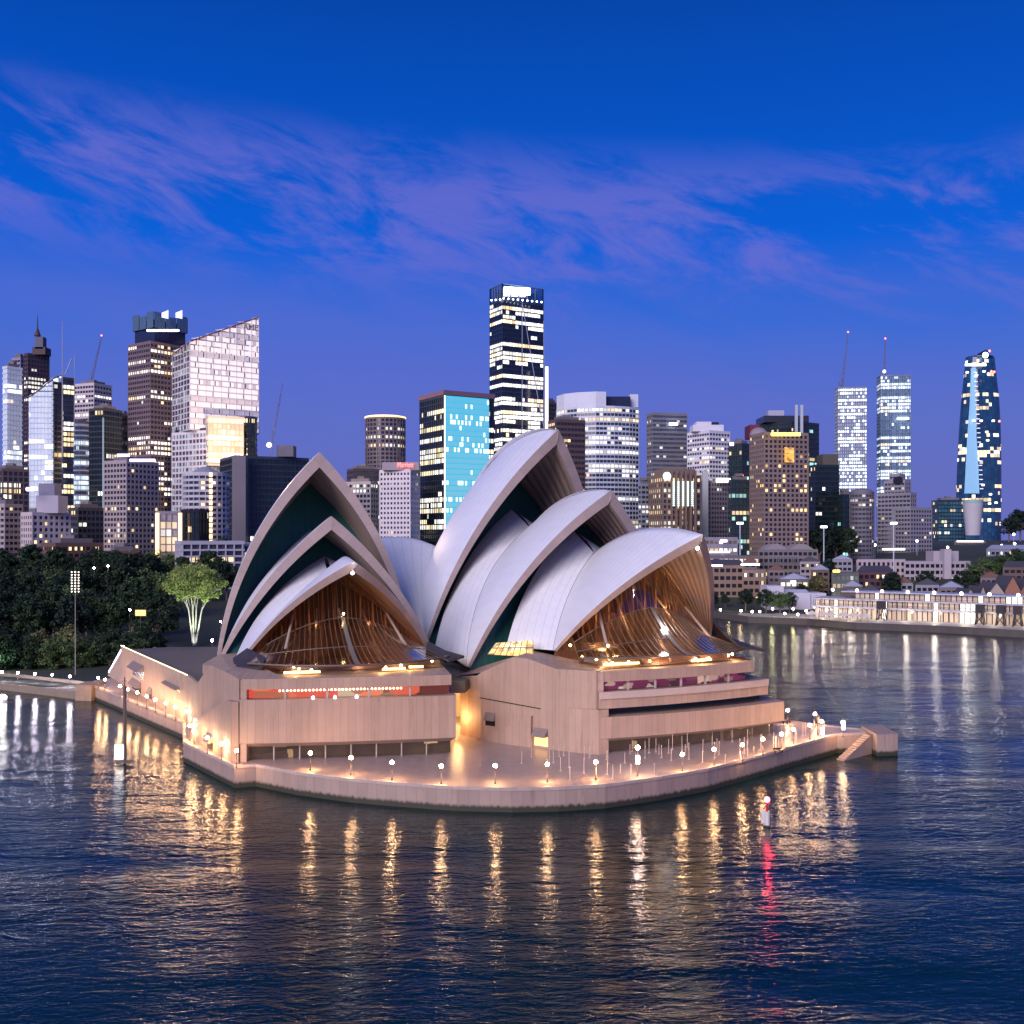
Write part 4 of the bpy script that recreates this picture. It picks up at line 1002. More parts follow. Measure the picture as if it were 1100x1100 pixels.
# brown granite tower with glass fins
T = building('tall brown granite tower crowned with upright glass fins', 'tower', foot(137.5, 161.5, 202, 800, 34), zof(366, 800), wl('granite', (.17, .12, .135)), mat_win('win_gran', (.02, .02, .045), .30, 1.2, 3.0, wf=.25, es=1.9), 4.0, 3, .46, .45, name='finned_tower', plant=False)
finm = mat('fin_glass', (.10, .17, .24), .15, .2); finl = mat('fin_glass_lit', (.75, .8, .85), .3)
poly_c = foot(144.5, 166, 200, 808, 34)
q = MB(); lc = [(x-T.location.x, y-T.location.y) for x, y in poly_c]; q.prism(lc, zof(366, 800), zof(343, 808)); q.obj('crown', wl('navy', (.02, .025, .06), .2), T)
q = MB(); sg_ = segs(offs(lc, 1.2)); zz = [333, 336, 332.5, 334, 333, 335]
for (a, b_, L, u) in sg_:
    dr = (b_-a).normalized(); nv = Vector((dr.y, -dr.x))
    for j in range(3):
        p = a.lerp(b_, (j+.03)/3); r = a.lerp(b_, (j+.94)/3); zt_ = zof(zz[j % 6]+2, 808)
        q.face([(p.x, p.y, zof(352, 808)), (r.x, r.y, zof(352, 808)), (r.x, r.y, zt_), (p.x, p.y, zt_)]); n_ = nv*.4
        q.face([(p.x+n_.x, p.y+n_.y, zof(352, 808)), (r.x+n_.x, r.y+n_.y, zof(352, 808)), (r.x+n_.x, r.y+n_.y, zt_), (p.x+n_.x, p.y+n_.y, zt_)])
q.obj('glass_fin', finm, T)
q = MB()
for px in (175, 190):
    c = Vector(ws(px, 799)); q.face([(c.x-T.location.x-1, c.y-T.location.y, zof(341, 799)), (c.x-T.location.x+3.6, c.y-T.location.y+2, zof(342, 799)), (c.x-T.location.x+3.6, c.y-T.location.y+2, zof(332.5, 799)), (c.x-T.location.x-1, c.y-T.location.y, zof(336, 799))])
q.obj('lit_fin', mat('fin_lit', (.7, .75, .8), em=(.7, .8, 1), es=.8, samp=False), T)
blob('crown_light', whl, 175, 355, 792, 1.1, T, 34)
# quay quarter style shifted blocks
qw = wl('qq', (.62, .60, .68), .5); qt = mat('red_roof', (.16, .03, .04), .5)
F1 = foot(184.5, 204, 281, 780, 20)
T = building('big white shifted-block tower with slanted red roof and brick-like facade', 'tower', F1, zof(380, 780), qw, W_qqt, 4.3, 6.0, .20, .10, name='shifted_tower', z0=zof(462, 780), clip=clip_px([(184, 381), (204, 366), (281, 339)], 780), top=qt)
q = MB(); L_ = T.location
F2 = foot(184, 222, 266, 778, 40)
building(None, None, F2, zof(462, 778), qw, W_qqs, 4.3, 4.0, .34, .35, root=T, plant=False)
F3 = foot(186, 214, 262, 774, 38)
q = MB(); q.prism([(x-L_.x, y-L_.y) for x, y in offs(F2, -1.5)], zof(465, 778), zof(459, 778)); q.obj('shadow_gap', wl('navy', (.02, .025, .06)), T)
sign(T, 'AMP', 262, 277, 352, 789, wl('signdark', (.03, .02, .05)), 6, rad(15))
qbase = mat_win('win_warm', (.6, .45, .3), 1.2, .4, 3.4, cool=(1, .86, .66), warm=(1, .74, .42), wf=.5, es=1.25, frame=.06)
T2 = building('brightly lit lower block under the shifted-block tower', 'tower', foot(222, 224, 262, 770, 10), zof(446, 770), wl('qqwarm', (.6, .5, .42)), qbase, 4.3, 3.4, .24, .15, plant=False, name='lit_block', z0=zof(500, 770))
T = building('dark round-cornered block at the right foot of the shifted-block tower', 'tower', roundfoot(256, 276, 790), zof(447, 790), wl('navy', (.02, .025, .06), .3), W_dark, 4, 3, .25, 0, plant=False)
for pp in [((240, 765, 470), 1.6e6, (1, .68, .4))]:
    wlight('facade_flood', Vector(ws(240, 715, 470)), 2.2e5, (1, .70, .48), 3)
# hotel with violet signs
T = building('stone hotel slab with glowing violet roof signs', 'hotel', foot(112, 136, 171, 620, 40), zof(494, 620), wl('stoneh', (.36, .31, .33)), W_hotel, 3.3, 3.0, .45, .55, name='hotel')
blob('roof_sign', purl, 132.5, 489, 606, 1.5, T, 13); blob('roof_sign', purl, 153, 494.5, 606, 1.6, T, 27)
T = building('cream office with a grid of square windows and cornice', 'office', foot(23, 35, 76, 600, 25), zof(550, 600), wl('cream', (.55, .48, .50)), W_hotel, 3.6, 3.1, .45, .9, name='cream_office')
over(T, 36, 60, 532, 551, 602, wl('lilac', (.40, .38, .46)), 'upper_stage'); over(T, 39, 56, 519, 533, 604, wl('lilac2', (.20, .20, .28)), 'upper_stage')
blob('roof_sign', purl, 32.5, 525.5, 598, 2.2, T, 8)
T = building('beige office block at the left frame edge below the pale blue tower', 'office', foot(-25, 5, 24, 640, 40), zof(541, 640), wl('beige', (.38, .33, .35)), W_hotel, 3.6, 3, .5, .4)
T = building('brown tower base with lit columns under the pale blue tower', 'office', foot(-6, 3, 31, 700, 20), zof(503, 700), wl('umber', (.11, .08, .09)), W_off, 4, 3.4, .3, .5)
T = building('dark office infill between cream office and stone hotel', 'office', foot(74, 84, 112, 650, 30), zof(545, 650), wl('slate', (.06, .065, .08)), W_sparse, 3.8, 3, .4, .3)
T = building('brown heritage range with low roofs above the garden trees', 'house', foot(44, 60, 112, 560, 20), zof(583, 560), wl('herit', (.14, .08, .075)), W_hotel, 3.8, 3.2, .5, .5, name='heritage_range')
T = building('low red brick terrace in front of the stone hotel', 'house', foot(112, 118, 150, 540, 10), zof(592, 540), wl('redb', (.16, .07, .07)), W_hotel, 3.4, 3.2, .5, .6, name='brick_terrace')
T = building('glass pavilion office with glowing amber edge strips', 'office', foot(168, 172, 197, 560, 12), zof(549, 560), wl('lav', (.30, .28, .36)), mat_win('win_lav', (.35, .34, .42), .45, .5, 3, es=.8, wf=.4, rough=.3), 4.2, 3, .14, .2, plant=False)
amb = mat('amber_strip', (1, .7, .4), em=(1, .62, .30), es=1.7, samp=False)
for px in (170, 194.5):
    q = MB(); c = ws(px, 558); q.box(c[0]-T.location.x-.9, c[0]-T.location.x+.9, c[1]-T.location.y-2, c[1]-T.location.y-1, 18, zof(551, 558)); q.obj('amber_strip', amb, T)
T = building('near-black glass cube office beside the round apartment tower', 'office', foot(195, 214, 224, 556, 50), zof(547, 556), wl('black', (.012, .010, .016), .3), W_dark, 3.8, 3, .2, .2, plant=False)
T = building('round-fronted apartment tower with pale balconies and cone roof', 'apartments', roundfoot(199, 244, 600, 24), zof(507, 600), wl('balc', (.48, .48, .56)), mat_win('win_apt', (.05, .05, .07), .14, .2, 3, wf=.7, es=1.2, frame=.15), 3.2, 3, .45, .15, d=1.2, name='apartment_tower', plant=False)
q = MB(); r_ = 22/F*600; q.tube((0, 0, zof(507, 600)), (0, 0, zof(500, 600)), r_*.8, 2.5, 20); q.obj('cone_roof', wl('leadroof', (.28, .29, .36)), T)
q = MB(); c = Vector(ws(227, 598.5))-Vector(T.location[:2])
for k in range(13):
    z_ = zof(508+k*6, 600); q.box(c.x-.9, c.x+.9, c.y-1.4, c.y-.6, z_-2.4, z_)
q.obj('stair_light', amb, T)
# wide dark block with crane
T = building('wide dark blue office slab behind the east hall with a pale service core', 'office', foot(236, 252, 334, 680, 14), zof(489, 680), wl('deepblue', (.035, .045, .07), .35), W_dark, 4, 3, .22, .12, plant=False, name='office_slab')
q = MB(); c = ws(257, 675); q.box(c[0]-T.location.x-4.5, c[0]-T.location.x+4.5, c[1]-T.location.y-1, c[1]-T.location.y+6, 10, zof(490, 677)); q.obj('service_core', wl('core', (.14, .13, .17)), T)
over(T, 296, 314, 478, 490, 690, wl('core', (.14, .13, .17)), 'roof_plant', 10)
def crane(label, pbase, ptip, Yd, zb_, bea=True, m=None):
    Bp = Vector(ws(pbase[0], Yd, pbase[1])); Tp = Vector(ws(ptip[0], Yd, ptip[1])); T = thing('tower_crane', label, 'crane', (Bp.x, Bp.y, zb_))
    cm = m or mat('crane_steel', (.16, .15, .24), .6); z = Bp.z-zb_; w_ = max(.5, Yd/F*.95)
    q = MB()
    for sx in (-1, 1):
        for sy in (-1, 1): q.tube((sx*w_, sy*w_, 0), (sx*w_, sy*w_, z), w_*.18, n=4)
    n = max(2, int(z/4))
    for k in range(n):
        z0_, z1_ = z*k/n, z*(k+1)/n; s_ = 1 if k % 2 else -1
        q.tube((-w_*s_, -w_, z0_), (w_*s_, -w_, z1_), w_*.12, n=3); q.tube((-w_*s_, w_, z0_), (w_*s_, w_, z1_), w_*.12, n=3)
    q.obj('mast', cm, T)
    q = MB(); d_ = Tp-Bp; dn = d_.normalized(); perp = Vector((-dn.z, 0, dn.x))*w_; e0 = Vector((0, 0, z)); e1 = Vector((d_.x, 0, z+d_.z))
    for s_ in (-1, 1): q.tube(e0+perp*s_+Vector((0, -w_, 0)), e1+perp*s_*.4, w_*.2, n=4); q.tube(e0+perp*s_+Vector((0, w_, 0)), e1+perp*s_*.4, w_*.2, n=4)
    n = 12
    for k in range(n):
        s_ = 1 if k % 2 else -1; q.tube(e0.lerp(e1, k/n)+perp*s_*(1-.6*k/n), e0.lerp(e1, (k+1)/n)-perp*s_*(1-.6*k/n), w_*.13, n=3)
    q.obj('jib', cm, T)
    q = MB(); c_ = e0-Vector((dn.x, 0, 0)).normalized()*w_*4 if abs(dn.x) > .01 else e0+Vector((w_*4, 0, 0))
    q.box(min(e0.x, c_.x), max(e0.x, c_.x), -w_, w_, z-w_*2, z+w_*1.2); q.obj('machinery_deck', cm, T)
    q = MB(); ap = e0+Vector((0, 0, d_.length*.22)); q.tube(e0, ap, w_*.3, n=4); q.tube(ap, e1, w_*.06, n=3); q.tube(ap, c_, w_*.06, n=3); q.obj('pendant', cm, T)
    if bea: q = MB(); q.sphere(e1+Vector((0, 0, .5)), Yd/F*.9, 6, 4); q.obj('beacon', redl, T)
    return T
crane('luffing crane with raised jib above the dark office slab', (292, 476), (304, 411), 690, zof(489, 690), False)
blob('site_floodlight', whl, 289, 478, 684, 2.6, T)
crane('luffing crane with a red beacon behind the pinkish white tower', (98, 411), (109, 361), 900, zof(420, 900))
q = MB(); 
# low white-railed terraces below
T = building('low white-railed apartment terraces behind the uplit tree', 'apartments', foot(190, 196, 262, 520, 8), zof(581, 520), wl('rail', (.42, .42, .50)), mat_win('win_terr', (.04, .04, .06), .25, .4, 3, wf=.7, es=1.1), 3.3, 4.0, .3, .3, d=1.0, name='terrace_block', plant=False, zwin=5)
T = building('low grey terrace apartments half hidden by the east hall shells', 'apartments', foot(240, 250, 300, 540, 8), zof(583, 540), wl('rail2', (.25, .26, .33)), mat_win('win_terr2', (.04, .04, .06), .25, .4, 3, wf=.7, es=1.1), 3.3, 4.0, .3, .3, d=1.0, name='terrace_block', plant=False, zwin=5)
# ---- centre
T = building('round dark tower with a glowing gold rim on its roof', 'tower', roundfoot(392.5, 435.5, 900, 30), zof(447, 900), wl('roundt', (.17, .14, .17)), mat_win('win_round', (.02, .02, .035), .30, .6, 3.6, es=1.1, wf=.25), 3.7, 4.8, .36, .45, name='round_tower', plant=False)
q = MB(); r_ = 21.7/F*900; n = 36
for k in range(n):
    a, b_ = 2*math.pi*k/n, 2*math.pi*(k+1)/n; q.tube((r_*math.cos(a), r_*math.sin(a), zof(446.5, 900)), (r_*math.cos(b_), r_*math.sin(b_), zof(446.5, 900)), .9, n=5, cap=False)
q.obj('rim_light', mat('gold_rim', (1, .8, .4), em=(1, .68, .28), es=1.6, samp=False), T)
T = building('dark flat-roofed office behind the low grey tower', 'office', foot(373, 380, 409, 830, 20), zof(503, 830), wl('plum', (.07, .05, .08)), W_sparse, 4, 3, .4, .2)
T = building('low grey grid office right of the tallest east hall shell', 'office', foot(371, 398, 406, 760, 60), zof(517, 760), wl('grid', (.34, .32, .36)), W_off, 3.8, 3.2, .45, .5)
T = building('white hotel slab with small dark windows and a red rooftop sign', 'hotel', foot(408, 440.5, 450.5, 700, 65), zof(504, 700), wl('whiteh', (.66, .62, .68)), mat_win('win_dots', (.015, .015, .04), .10, .1, 2.2, es=1.6, wf=.9, frame=.26), 3.35, 2.55, .52, .95, name='hotel', plant=False)
over(T, 410.5, 450, 496.5, 505, 701, wl('greyp', (.34, .30, .34)), 'roof_plant', 14, 0)
sign(T, 'Marriott', 427, 444, 499.6, 699, mat('red_sign', (1, .1, .08), em=(1, .16, .14), es=3.5, samp=False), 5, 0)
T = building('broad tower with one black face and one turquoise lit face', 'tower', foot(450, 477, 532, 720, 28), zof(424, 720), wl('nightg', (.012, .02, .035), .25), mat_win('win_night', (.006, .012, .03), .46, 1.2, 3.0, es=1.8, wf=.25, warm=(1, .85, .5)), 3.9, 3, .22, .06, name='turquoise_tower', plant=False)
pl_ = foot(450, 477, 532, 720, 28)
a, b_ = None, None
best = sorted(range(4), key=lambda k: pl_[k][1])[0]; A0 = Vector(pl_[best]); nb = Vector(pl_[(best+1) % 4]) if pl_[(best+1) % 4][0] > A0.x else Vector(pl_[best-1])
dr = (nb-A0).normalized(); nv = Vector((dr.y, -dr.x)); Lf = (nb-A0).length*(526-477)/(532-477)
f0 = A0+nv*.9; f1 = A0+dr*Lf+nv*.9
wb = MB(); Lz = (f1-f0).length; wb.face([(f0.x-T.location.x, f0.y-T.location.y, 0), (f1.x-T.location.x, f1.y-T.location.y, 0), (f1.x-T.location.x, f1.y-T.location.y, 3.0), (f0.x-T.location.x, f0.y-T.location.y, 3.0)], [(0, 0), (Lz, 0), (Lz, 1), (0, 1)])
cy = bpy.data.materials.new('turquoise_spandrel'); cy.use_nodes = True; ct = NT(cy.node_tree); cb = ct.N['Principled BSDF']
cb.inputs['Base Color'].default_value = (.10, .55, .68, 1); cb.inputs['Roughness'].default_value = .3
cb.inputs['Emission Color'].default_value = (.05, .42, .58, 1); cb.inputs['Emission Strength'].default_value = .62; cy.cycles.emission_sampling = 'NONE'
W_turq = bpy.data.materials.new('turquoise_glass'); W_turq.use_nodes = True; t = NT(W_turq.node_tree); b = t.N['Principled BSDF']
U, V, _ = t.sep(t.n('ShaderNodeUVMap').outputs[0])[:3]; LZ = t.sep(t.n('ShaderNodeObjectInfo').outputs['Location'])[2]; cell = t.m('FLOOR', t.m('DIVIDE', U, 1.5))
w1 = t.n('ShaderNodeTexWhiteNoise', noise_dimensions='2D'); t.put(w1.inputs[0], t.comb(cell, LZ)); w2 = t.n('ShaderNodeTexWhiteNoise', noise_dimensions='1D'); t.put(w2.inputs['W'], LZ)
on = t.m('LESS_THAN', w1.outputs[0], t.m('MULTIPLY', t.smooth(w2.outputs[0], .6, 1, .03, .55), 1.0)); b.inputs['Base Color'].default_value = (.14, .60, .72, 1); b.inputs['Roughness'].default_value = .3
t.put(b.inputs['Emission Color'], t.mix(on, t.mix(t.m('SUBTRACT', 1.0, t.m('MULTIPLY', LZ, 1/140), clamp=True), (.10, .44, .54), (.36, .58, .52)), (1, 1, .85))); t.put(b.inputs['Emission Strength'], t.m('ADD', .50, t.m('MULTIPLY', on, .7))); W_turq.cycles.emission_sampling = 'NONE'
cme = wb.mesh('lit_band', W_turq)
fz0 = zof(424, 720)-1.4; k = 0
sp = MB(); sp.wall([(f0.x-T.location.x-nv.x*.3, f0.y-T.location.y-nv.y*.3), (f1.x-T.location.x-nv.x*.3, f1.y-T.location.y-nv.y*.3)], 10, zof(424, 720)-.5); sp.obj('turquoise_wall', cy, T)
while fz0-3.9*(k+1) > 20:
    link('lit_band', cme, T, (0, 0, fz0-3.9*(k+1)+.5)); k += 1
q = MB(); p = f0+nv*.3; q.tube((p.x-T.location.x, p.y-T.location.y, 12), (p.x-T.location.x, p.y-T.location.y, zof(425, 720)), .45, n=5); q.obj('edge_light', mat('edge_glow', (1, 1, .9), em=(.9, 1, .9), es=1.4, samp=False), T)
q = MB(); q.prism([(x-T.location.x, y-T.location.y) for x, y in offs(pl_, .8)], zof(424, 720), zof(419, 720)); q.obj('roof_band', wl('mauve', (.20, .12, .16)), T)
# tallest tower
T = building('tallest skyscraper, dark glass with many lit floors and a glowing roof sign', 'tower', foot(526, 540, 584.5, 900, 30), zof(321, 900), wl('nite', (.02, .03, .06), .25), W_runs, 4.0, 3.2, .26, .05, name='skyscraper', plant=False)
pc = foot(526, 540, 584.5, 900, 30); lc = [(x-T.location.x, y-T.location.y) for x, y in pc]
q = MB(); q.wall(offs(lc, -.3), zof(321, 900), zof(305, 900), True); q.obj('crown_screen', glass_thin('crown_glass', (.30, .45, .62), .25, .1), T)
q = MB()
for (a, b_, L, u) in segs(lc):
    n = 5
    for j in range(n+1): p = a.lerp(b_, j/n); q.tube((p.x, p.y, zof(321, 900)), (p.x, p.y, zof(304.5, 900)), .5, n=4)
    q.tube((a.x, a.y, zof(304.5, 900)), (b_.x, b_.y, zof(304.5, 900)), .6, n=4)
q.obj('crown_frame', wl('steelblue', (.10, .15, .24)), T)
q = MB(); q.prism(offs(lc, -4), zof(321, 900), zof(309, 900)); q.obj('roof_plant', wl('navy', (.02, .025, .06)), T)
for k in range(9):
    blob('crown_lamp', whl, 541+k*5.1, 320.5+k*.5, 896+k*1.5, .95, T)
for k in range(3): blob('crown_lamp', whl, 528+k*4.6, 322.5-k*.3, 906-k*3, .95, T)
q = MB(); p0 = Vector(ws(542, 898, 310))-T.location; p1 = Vector(ws(569, 912, 311.5))-T.location
for zz in range(3): q.tube(p0+Vector((0, -2, -zz*2.0)), p1+Vector((0, -2, -zz*2.0)), 1.3, n=8)
q.obj('roof_sign', whl, T)
q = MB()
for (pa, pb) in (((561, 325), (561, 480)), ((561, 325), (580, 440)), ((580, 440), (587, 470)), ((584, 345), (585, 470))):
    a = Vector(ws(pa[0], 893, pa[1])); b_ = Vector(ws(pb[0], 897, pb[1])); q.tube(a-T.location, b_-T.location, .45, n=4)
q.obj('diagrid_brace', wl('brace', (.35, .38, .5)), T)
q = MB(); a = Vector(ws(587.3, 905, 394))-T.location; b_ = Vector(ws(587.3, 905, 462))-T.location; q.tube(a, b_, 1.3, n=6); q.obj('lift_shaft_light', mat('lift_glow', (1, .9, .9), em=(1, .88, .92), es=2.5, samp=False), T)
T = building('small dark tower peeping out behind the tallest skyscraper', 'tower', foot(586, 590, 598, 990, 30), zof(432, 990), wl('olive', (.10, .09, .07)), W_sparse, 4, 3, .4, .3)
T = building('brown tower directly behind the tallest west hall shell', 'tower', foot(589, 598, 628.5, 740, 25), zof(450, 740), wl('brtow', (.10, .065, .065)), mat_win('win_brt', (.02, .02, .03), .28, 1.5, 3, es=1.6, wf=.7), 4, 3, .5, .12)
# curved pale tower
arcp = [ws(598, 880), ws(606, 866), ws(620, 857), ws(640, 852), ws(660, 854), ws(676, 860), ws(686, 868), ws(686, 915), ws(598, 925)]
T = building('wide pale tower with a curved front and a tall white parapet', 'tower', ccw(arcp), zof(437, 860), wl('curvp', (.55, .60, .70), .45), mat_win('win_curv', (.02, .03, .06), .38, 1.1, 3.4, es=1.5, wf=.25), 3.9, 3.4, .42, .15, name='curved_tower', plant=False)
q = MB(); q.prism([(x-T.location.x, y-T.location.y) for x, y in ccw([ws(598, 880), ws(606, 866), ws(620, 857), ws(640, 852), ws(651, 853), ws(651, 920), ws(598, 925)])], zof(437, 860)+.01, zof(422, 860)); q.obj('parapet_screen', wl('parap', (.58, .62, .74)), T)
over(T, 651.5, 678, 425, 437, 858, wl('navy', (.02, .025, .06)), 'recess', 30, 5); over(T, 677, 686, 423, 437, 868, wl('parap', (.58, .62, .74)), 'parapet_screen', 30, 3)
blob('beacon', redl, 631.5, 510.5, 735, 1.6, T)
T = building('narrow pale grid tower in the gap right of the curved tower', 'tower', foot(686, 689, 698, 760, 30), zof(519, 760), wl('gapg', (.24, .25, .30)), W_off, 3.6, 3, .5, .4)
T = building('grey ribbon-window tower with a small white sign near its top', 'tower', foot(695, 701, 738, 850, 20), zof(443, 850), wl('greyt', (.17, .17, .21)), mat_win('win_grt', (.05, .06, .09), .20, .8, 3, es=1.0, wf=.2), 3.7, 3, .5, .08, plant=False)
sign(T, 'DOIVY', 718.5, 729, 455.5, 843, whl, 3.4, 0) if False else blob('tower_sign', whl, 723.5, 455.5, 850, 1.2, T, 9)
# brown twin-bay tower with lit vertical strips
T = building('brown rounded-shoulder tower with lit vertical strips and a white globe light', 'tower', foot(697, 712, 753, 680, 25), zof(510, 680), wl('tan', (.20, .14, .115)), mat_win('win_tan', (.03, .03, .03), .45, .3, 3, es=1.1, wf=.4, cool=(.95, .9, .7)), 3.6, 3, .38, .8, name='brown_tower', plant=False)
q = MB(); c = Vector(ws(733, 690))-Vector(T.location[:2]); r_ = 8
q.prism([(x-T.location.x, y-T.location.y) for x, y in offs(foot(697, 712, 753, 680, 25), -2.5)], zof(510, 680), zof(503, 680)); q.obj('rounded_top', wl('tan', (.20, .14, .115)), T)
blob('globe_light', whl, 716.5, 511.5, 668, 4.2, T)
stripm = mat_win('win_strip', (.2, .5, .5), 1.6, .1, 2.2, cool=(.55, 1, .95), warm=(1, .5, .3), wf=.25, es=1.5, frame=.15)
q = MB()
for px in (723.5, 728.6, 733.7, 738.8, 743.6):
    c = ws(px, 681); 
    for k in range(13):
        z_ = zof(517+k*2.1, 680); q.box(c[0]-T.location.x-.55, c[0]-T.location.x+.55, c[1]-T.location.y-1.2, c[1]-T.location.y-.5, z_-.9, z_)
q.obj('strip_light', mat('strip_glow', (.7, 1, .95), em=(.75, 1, .92), es=1.3, samp=False), T)
q = MB()
for px in (721, 726, 731.2, 736.2, 741.3, 746.3):
    c = ws(px, 684); q.box(c[0]-T.location.x-.7, c[0]-T.location.x+.7, c[1]-T.location.y-3.2, c[1]-T.location.y-.5, 15, zof(506, 684))
q.obj('fin', wl('tan2', (.15, .10, .085)), T)
T = building('white balconied tower stepping up to a blunt crown', 'tower', foot(738, 762, 784, 800, 42), zof(462, 800), wl('whitet', (.66, .66, .74)), mat_win('win_wht', (.04, .03, .06), .25, .6, 3, es=1.4, wf=.4), 3.6, 3, .5, .25, name='stepped_tower', plant=False)
over(T, 745, 778, 456, 463, 806, wl('whitet', (.66, .66, .74)), 'upper_stage', 16, 2); over(T, 749, 765, 452.5, 457, 806, wl('whitet', (.66, .66, .74)), 'upper_stage', 12, 3); over(T, 765, 773, 453, 457, 806, wl('navy', (.02, .025, .06)), 'upper_stage', 12, 3)
T = building('slender dark tower base in front of the white stepped tower', 'tower', foot(752, 764, 784, 740, 40), zof(516, 740), wl('umb2', (.18, .16, .19)), mat_win('win_umb', (.03, .02, .03), .10, .4, 2.6, es=1.1), 3.4, 2.6, .45, .5, plant=False)
blob('crown_light', mat('warm_crown', (1, .9, .75), em=(1, .88, .72), es=2.6, samp=False), 777, 516, 738, 2.4, T, 15); 
q = MB(); c = ws(757, 739); q.box(c[0]-T.location.x-2, c[0]-T.location.x+2, c[1]-T.location.y-3, c[1]-T.location.y, 10, zof(506, 739)); q.obj('stair_tower', wl('palec', (.42, .45, .48)), T)
T = building('dark tower with teal lit floors and a red sign', 'tower', foot(783, 797, 807, 780, 50), zof(476, 780), wl('darkteal', (.025, .035, .045), .3), W_teal, 3.9, 2.6, .3, .1)
blob('roof_sign', purl, 786, 477, 776, 2.0, T, 4); blob('red_sign', redl, 797, 511.5, 772, 2.6, T, 2)
T = building('low dark office with teal floors left of the brown hotel', 'office', foot(783, 786, 806, 700, 20), zof(515, 700), wl('darkteal', (.025, .035, .045), .3), mat_win('win_teal2', (.02, .035, .04), .35, 1.3, 2.6, cool=(.6, 1, .9), es=.9), 3.9, 2.6, .35, .1)
# brown hotel
T = building('big brown hotel tower with a yellow rooftop sign and gold top window', 'hotel', foot(805.5, 821, 868, 680, 26), zof(464, 680), wl('hotelb', (.235, .175, .165)), mat_win('win_hb', (.02, .015, .025), .13, .1, 3, es=1.7, wf=.95, warm=(1, .66, .26), frame=.16), 3.25, 3.0, .42, .8, name='hotel', plant=False)
ylw = mat('yellow_sign', (1, .8, .1), em=(1, .66, .10), es=3.4, samp=False)
blob('roof_sign', ylw, 844, 466.5, 672, 1.9, T, 31)
q = MB(); L_ = T.location; 
for (x0, x1, y0, y1) in ((841, 853, 481, 497),):
    a = Vector(ws(x0, 683)); b_ = Vector(ws(x1, 689)); q.face([(a.x-L_.x, a.y-L_.y-4, zof(y1, 684)), (b_.x-L_.x, b_.y-L_.y-4, zof(y1, 684)), (b_.x-L_.x, b_.y-L_.y-4, zof(y0, 684)), (a.x-L_.x, a.y-L_.y-4, zof(y0, 684))], [(0, 0), (3, 0), (3, 4), (0, 4)])
q.obj('gold_window', mat_room('gold_room', [(0, (.8, .38, .06)), (.5, (1, .55, .12)), (.7, (.35, .15, .03)), (1, (1, .85, .5))], 1.1, 1.3), T)
q = MB(); q.sphere(Vector(ws(815, 700, 468))-L_, 6.3, 16, 6, .9, z0=0); q.obj('dome', wl('dome', (.28, .24, .28)), T)
T = building('dark tower with twin white masts behind the brown hotel', 'tower', foot(806, 850, 880, 860, 50), zof(452, 860), wl('darkb', (.03, .035, .05), .3), W_teal, 4, 3, .35, .1, plant=False)
over(T, 822, 870, 446, 453, 870, wl('darkb', (.03, .035, .05)), 'upper_stage', 30, 3)
q = MB()
for px in (855.3, 861):
    c = Vector(ws(px, 850))-Vector(T.location[:2]); q.box(c.x-1.1, c.x+1.1, c.y-1, c.y+1, 100, zof(435, 850))
q.obj('mast', wl('mastw', (.45, .5, .6)), T); over(T, 827, 844, 440, 446, 868, wl('plantw', (.40, .42, .55)), 'roof_plant', 8, 5); over(T, 806, 816, 456, 470, 862, wl('maroon', (.16, .02, .06)), 'side_wing', 20, 1)
T = building('near-black stepped office right of the brown hotel', 'office', foot(866, 876, 901, 780, 25), zof(499, 780), wl('blk2', (.02, .03, .035), .3), W_dark, 3.8, 2.6, .35, .1, plant=False)
over(T, 885, 902, 487.5, 500, 790, wl('olive2', (.09, .085, .07)), 'roof_plant', 16)
T = building('narrow dark tower beside the grey round-topped tower', 'tower', foot(900, 905, 915, 770, 30), zof(531, 770), wl('blk2', (.02, .03, .035), .3), W_teal, 3.8, 2.6, .35, .1)
T = building('grey round-topped apartment tower', 'tower', roundfoot(913.5, 938, 740, 20), zof(528, 740), wl('greyr', (.17, .16, .19)), mat_win('win_gr', (.04, .04, .06), .10, .1, 3, es=1.1), 3.3, 3, .5, .3, plant=False)
q = MB(); r_ = 12.2/F*740; q.sphere((0, 0, zof(528, 740)), r_*.96, 20, 5, .33, z0=0); q.obj('rounded_top', wl('greyr', (.17, .16, .19)), T)
T = building('far construction tower blazing with white work lights and one crane above', 'tower', foot(897, 900, 931, 1300, 10), zof(416, 1300), wl('constr', (.22, .26, .36)), mat_win('win_con', (.3, .36, .45), 1.5, .3, 2.8, cool=(.84, .92, 1), wf=.02, es=2.1, frame=.14), 4.4, 2.8, .38, .1, name='construction_tower', plant=False)
crane('red-beaconed crane standing on the blazing construction tower', (905, 412), (911, 357), 1305, zof(416, 1300))
T = building('far blue tower under construction with lit upper floors', 'tower', foot(942, 946, 978, 1350, 12), zof(403, 1350), wl('bluc', (.14, .20, .30)), mat_win('win_blc', (.12, .2, .30), .55, 1.0, 2.8, cool=(.84, .92, 1), wf=.04, es=1.8, frame=.12), 4.4, 4.2, .30, .2, name='construction_tower', plant=False)
blob('floodlight', whl, 950, 399, 1345, 1.6, T); blob('lit_floor', whl, 970, 449.5, 1340, 1.2, T, 12)
crane('slim crane on top of the far blue tower under construction', (950, 401), (951, 364), 1355, zof(403, 1350), True)
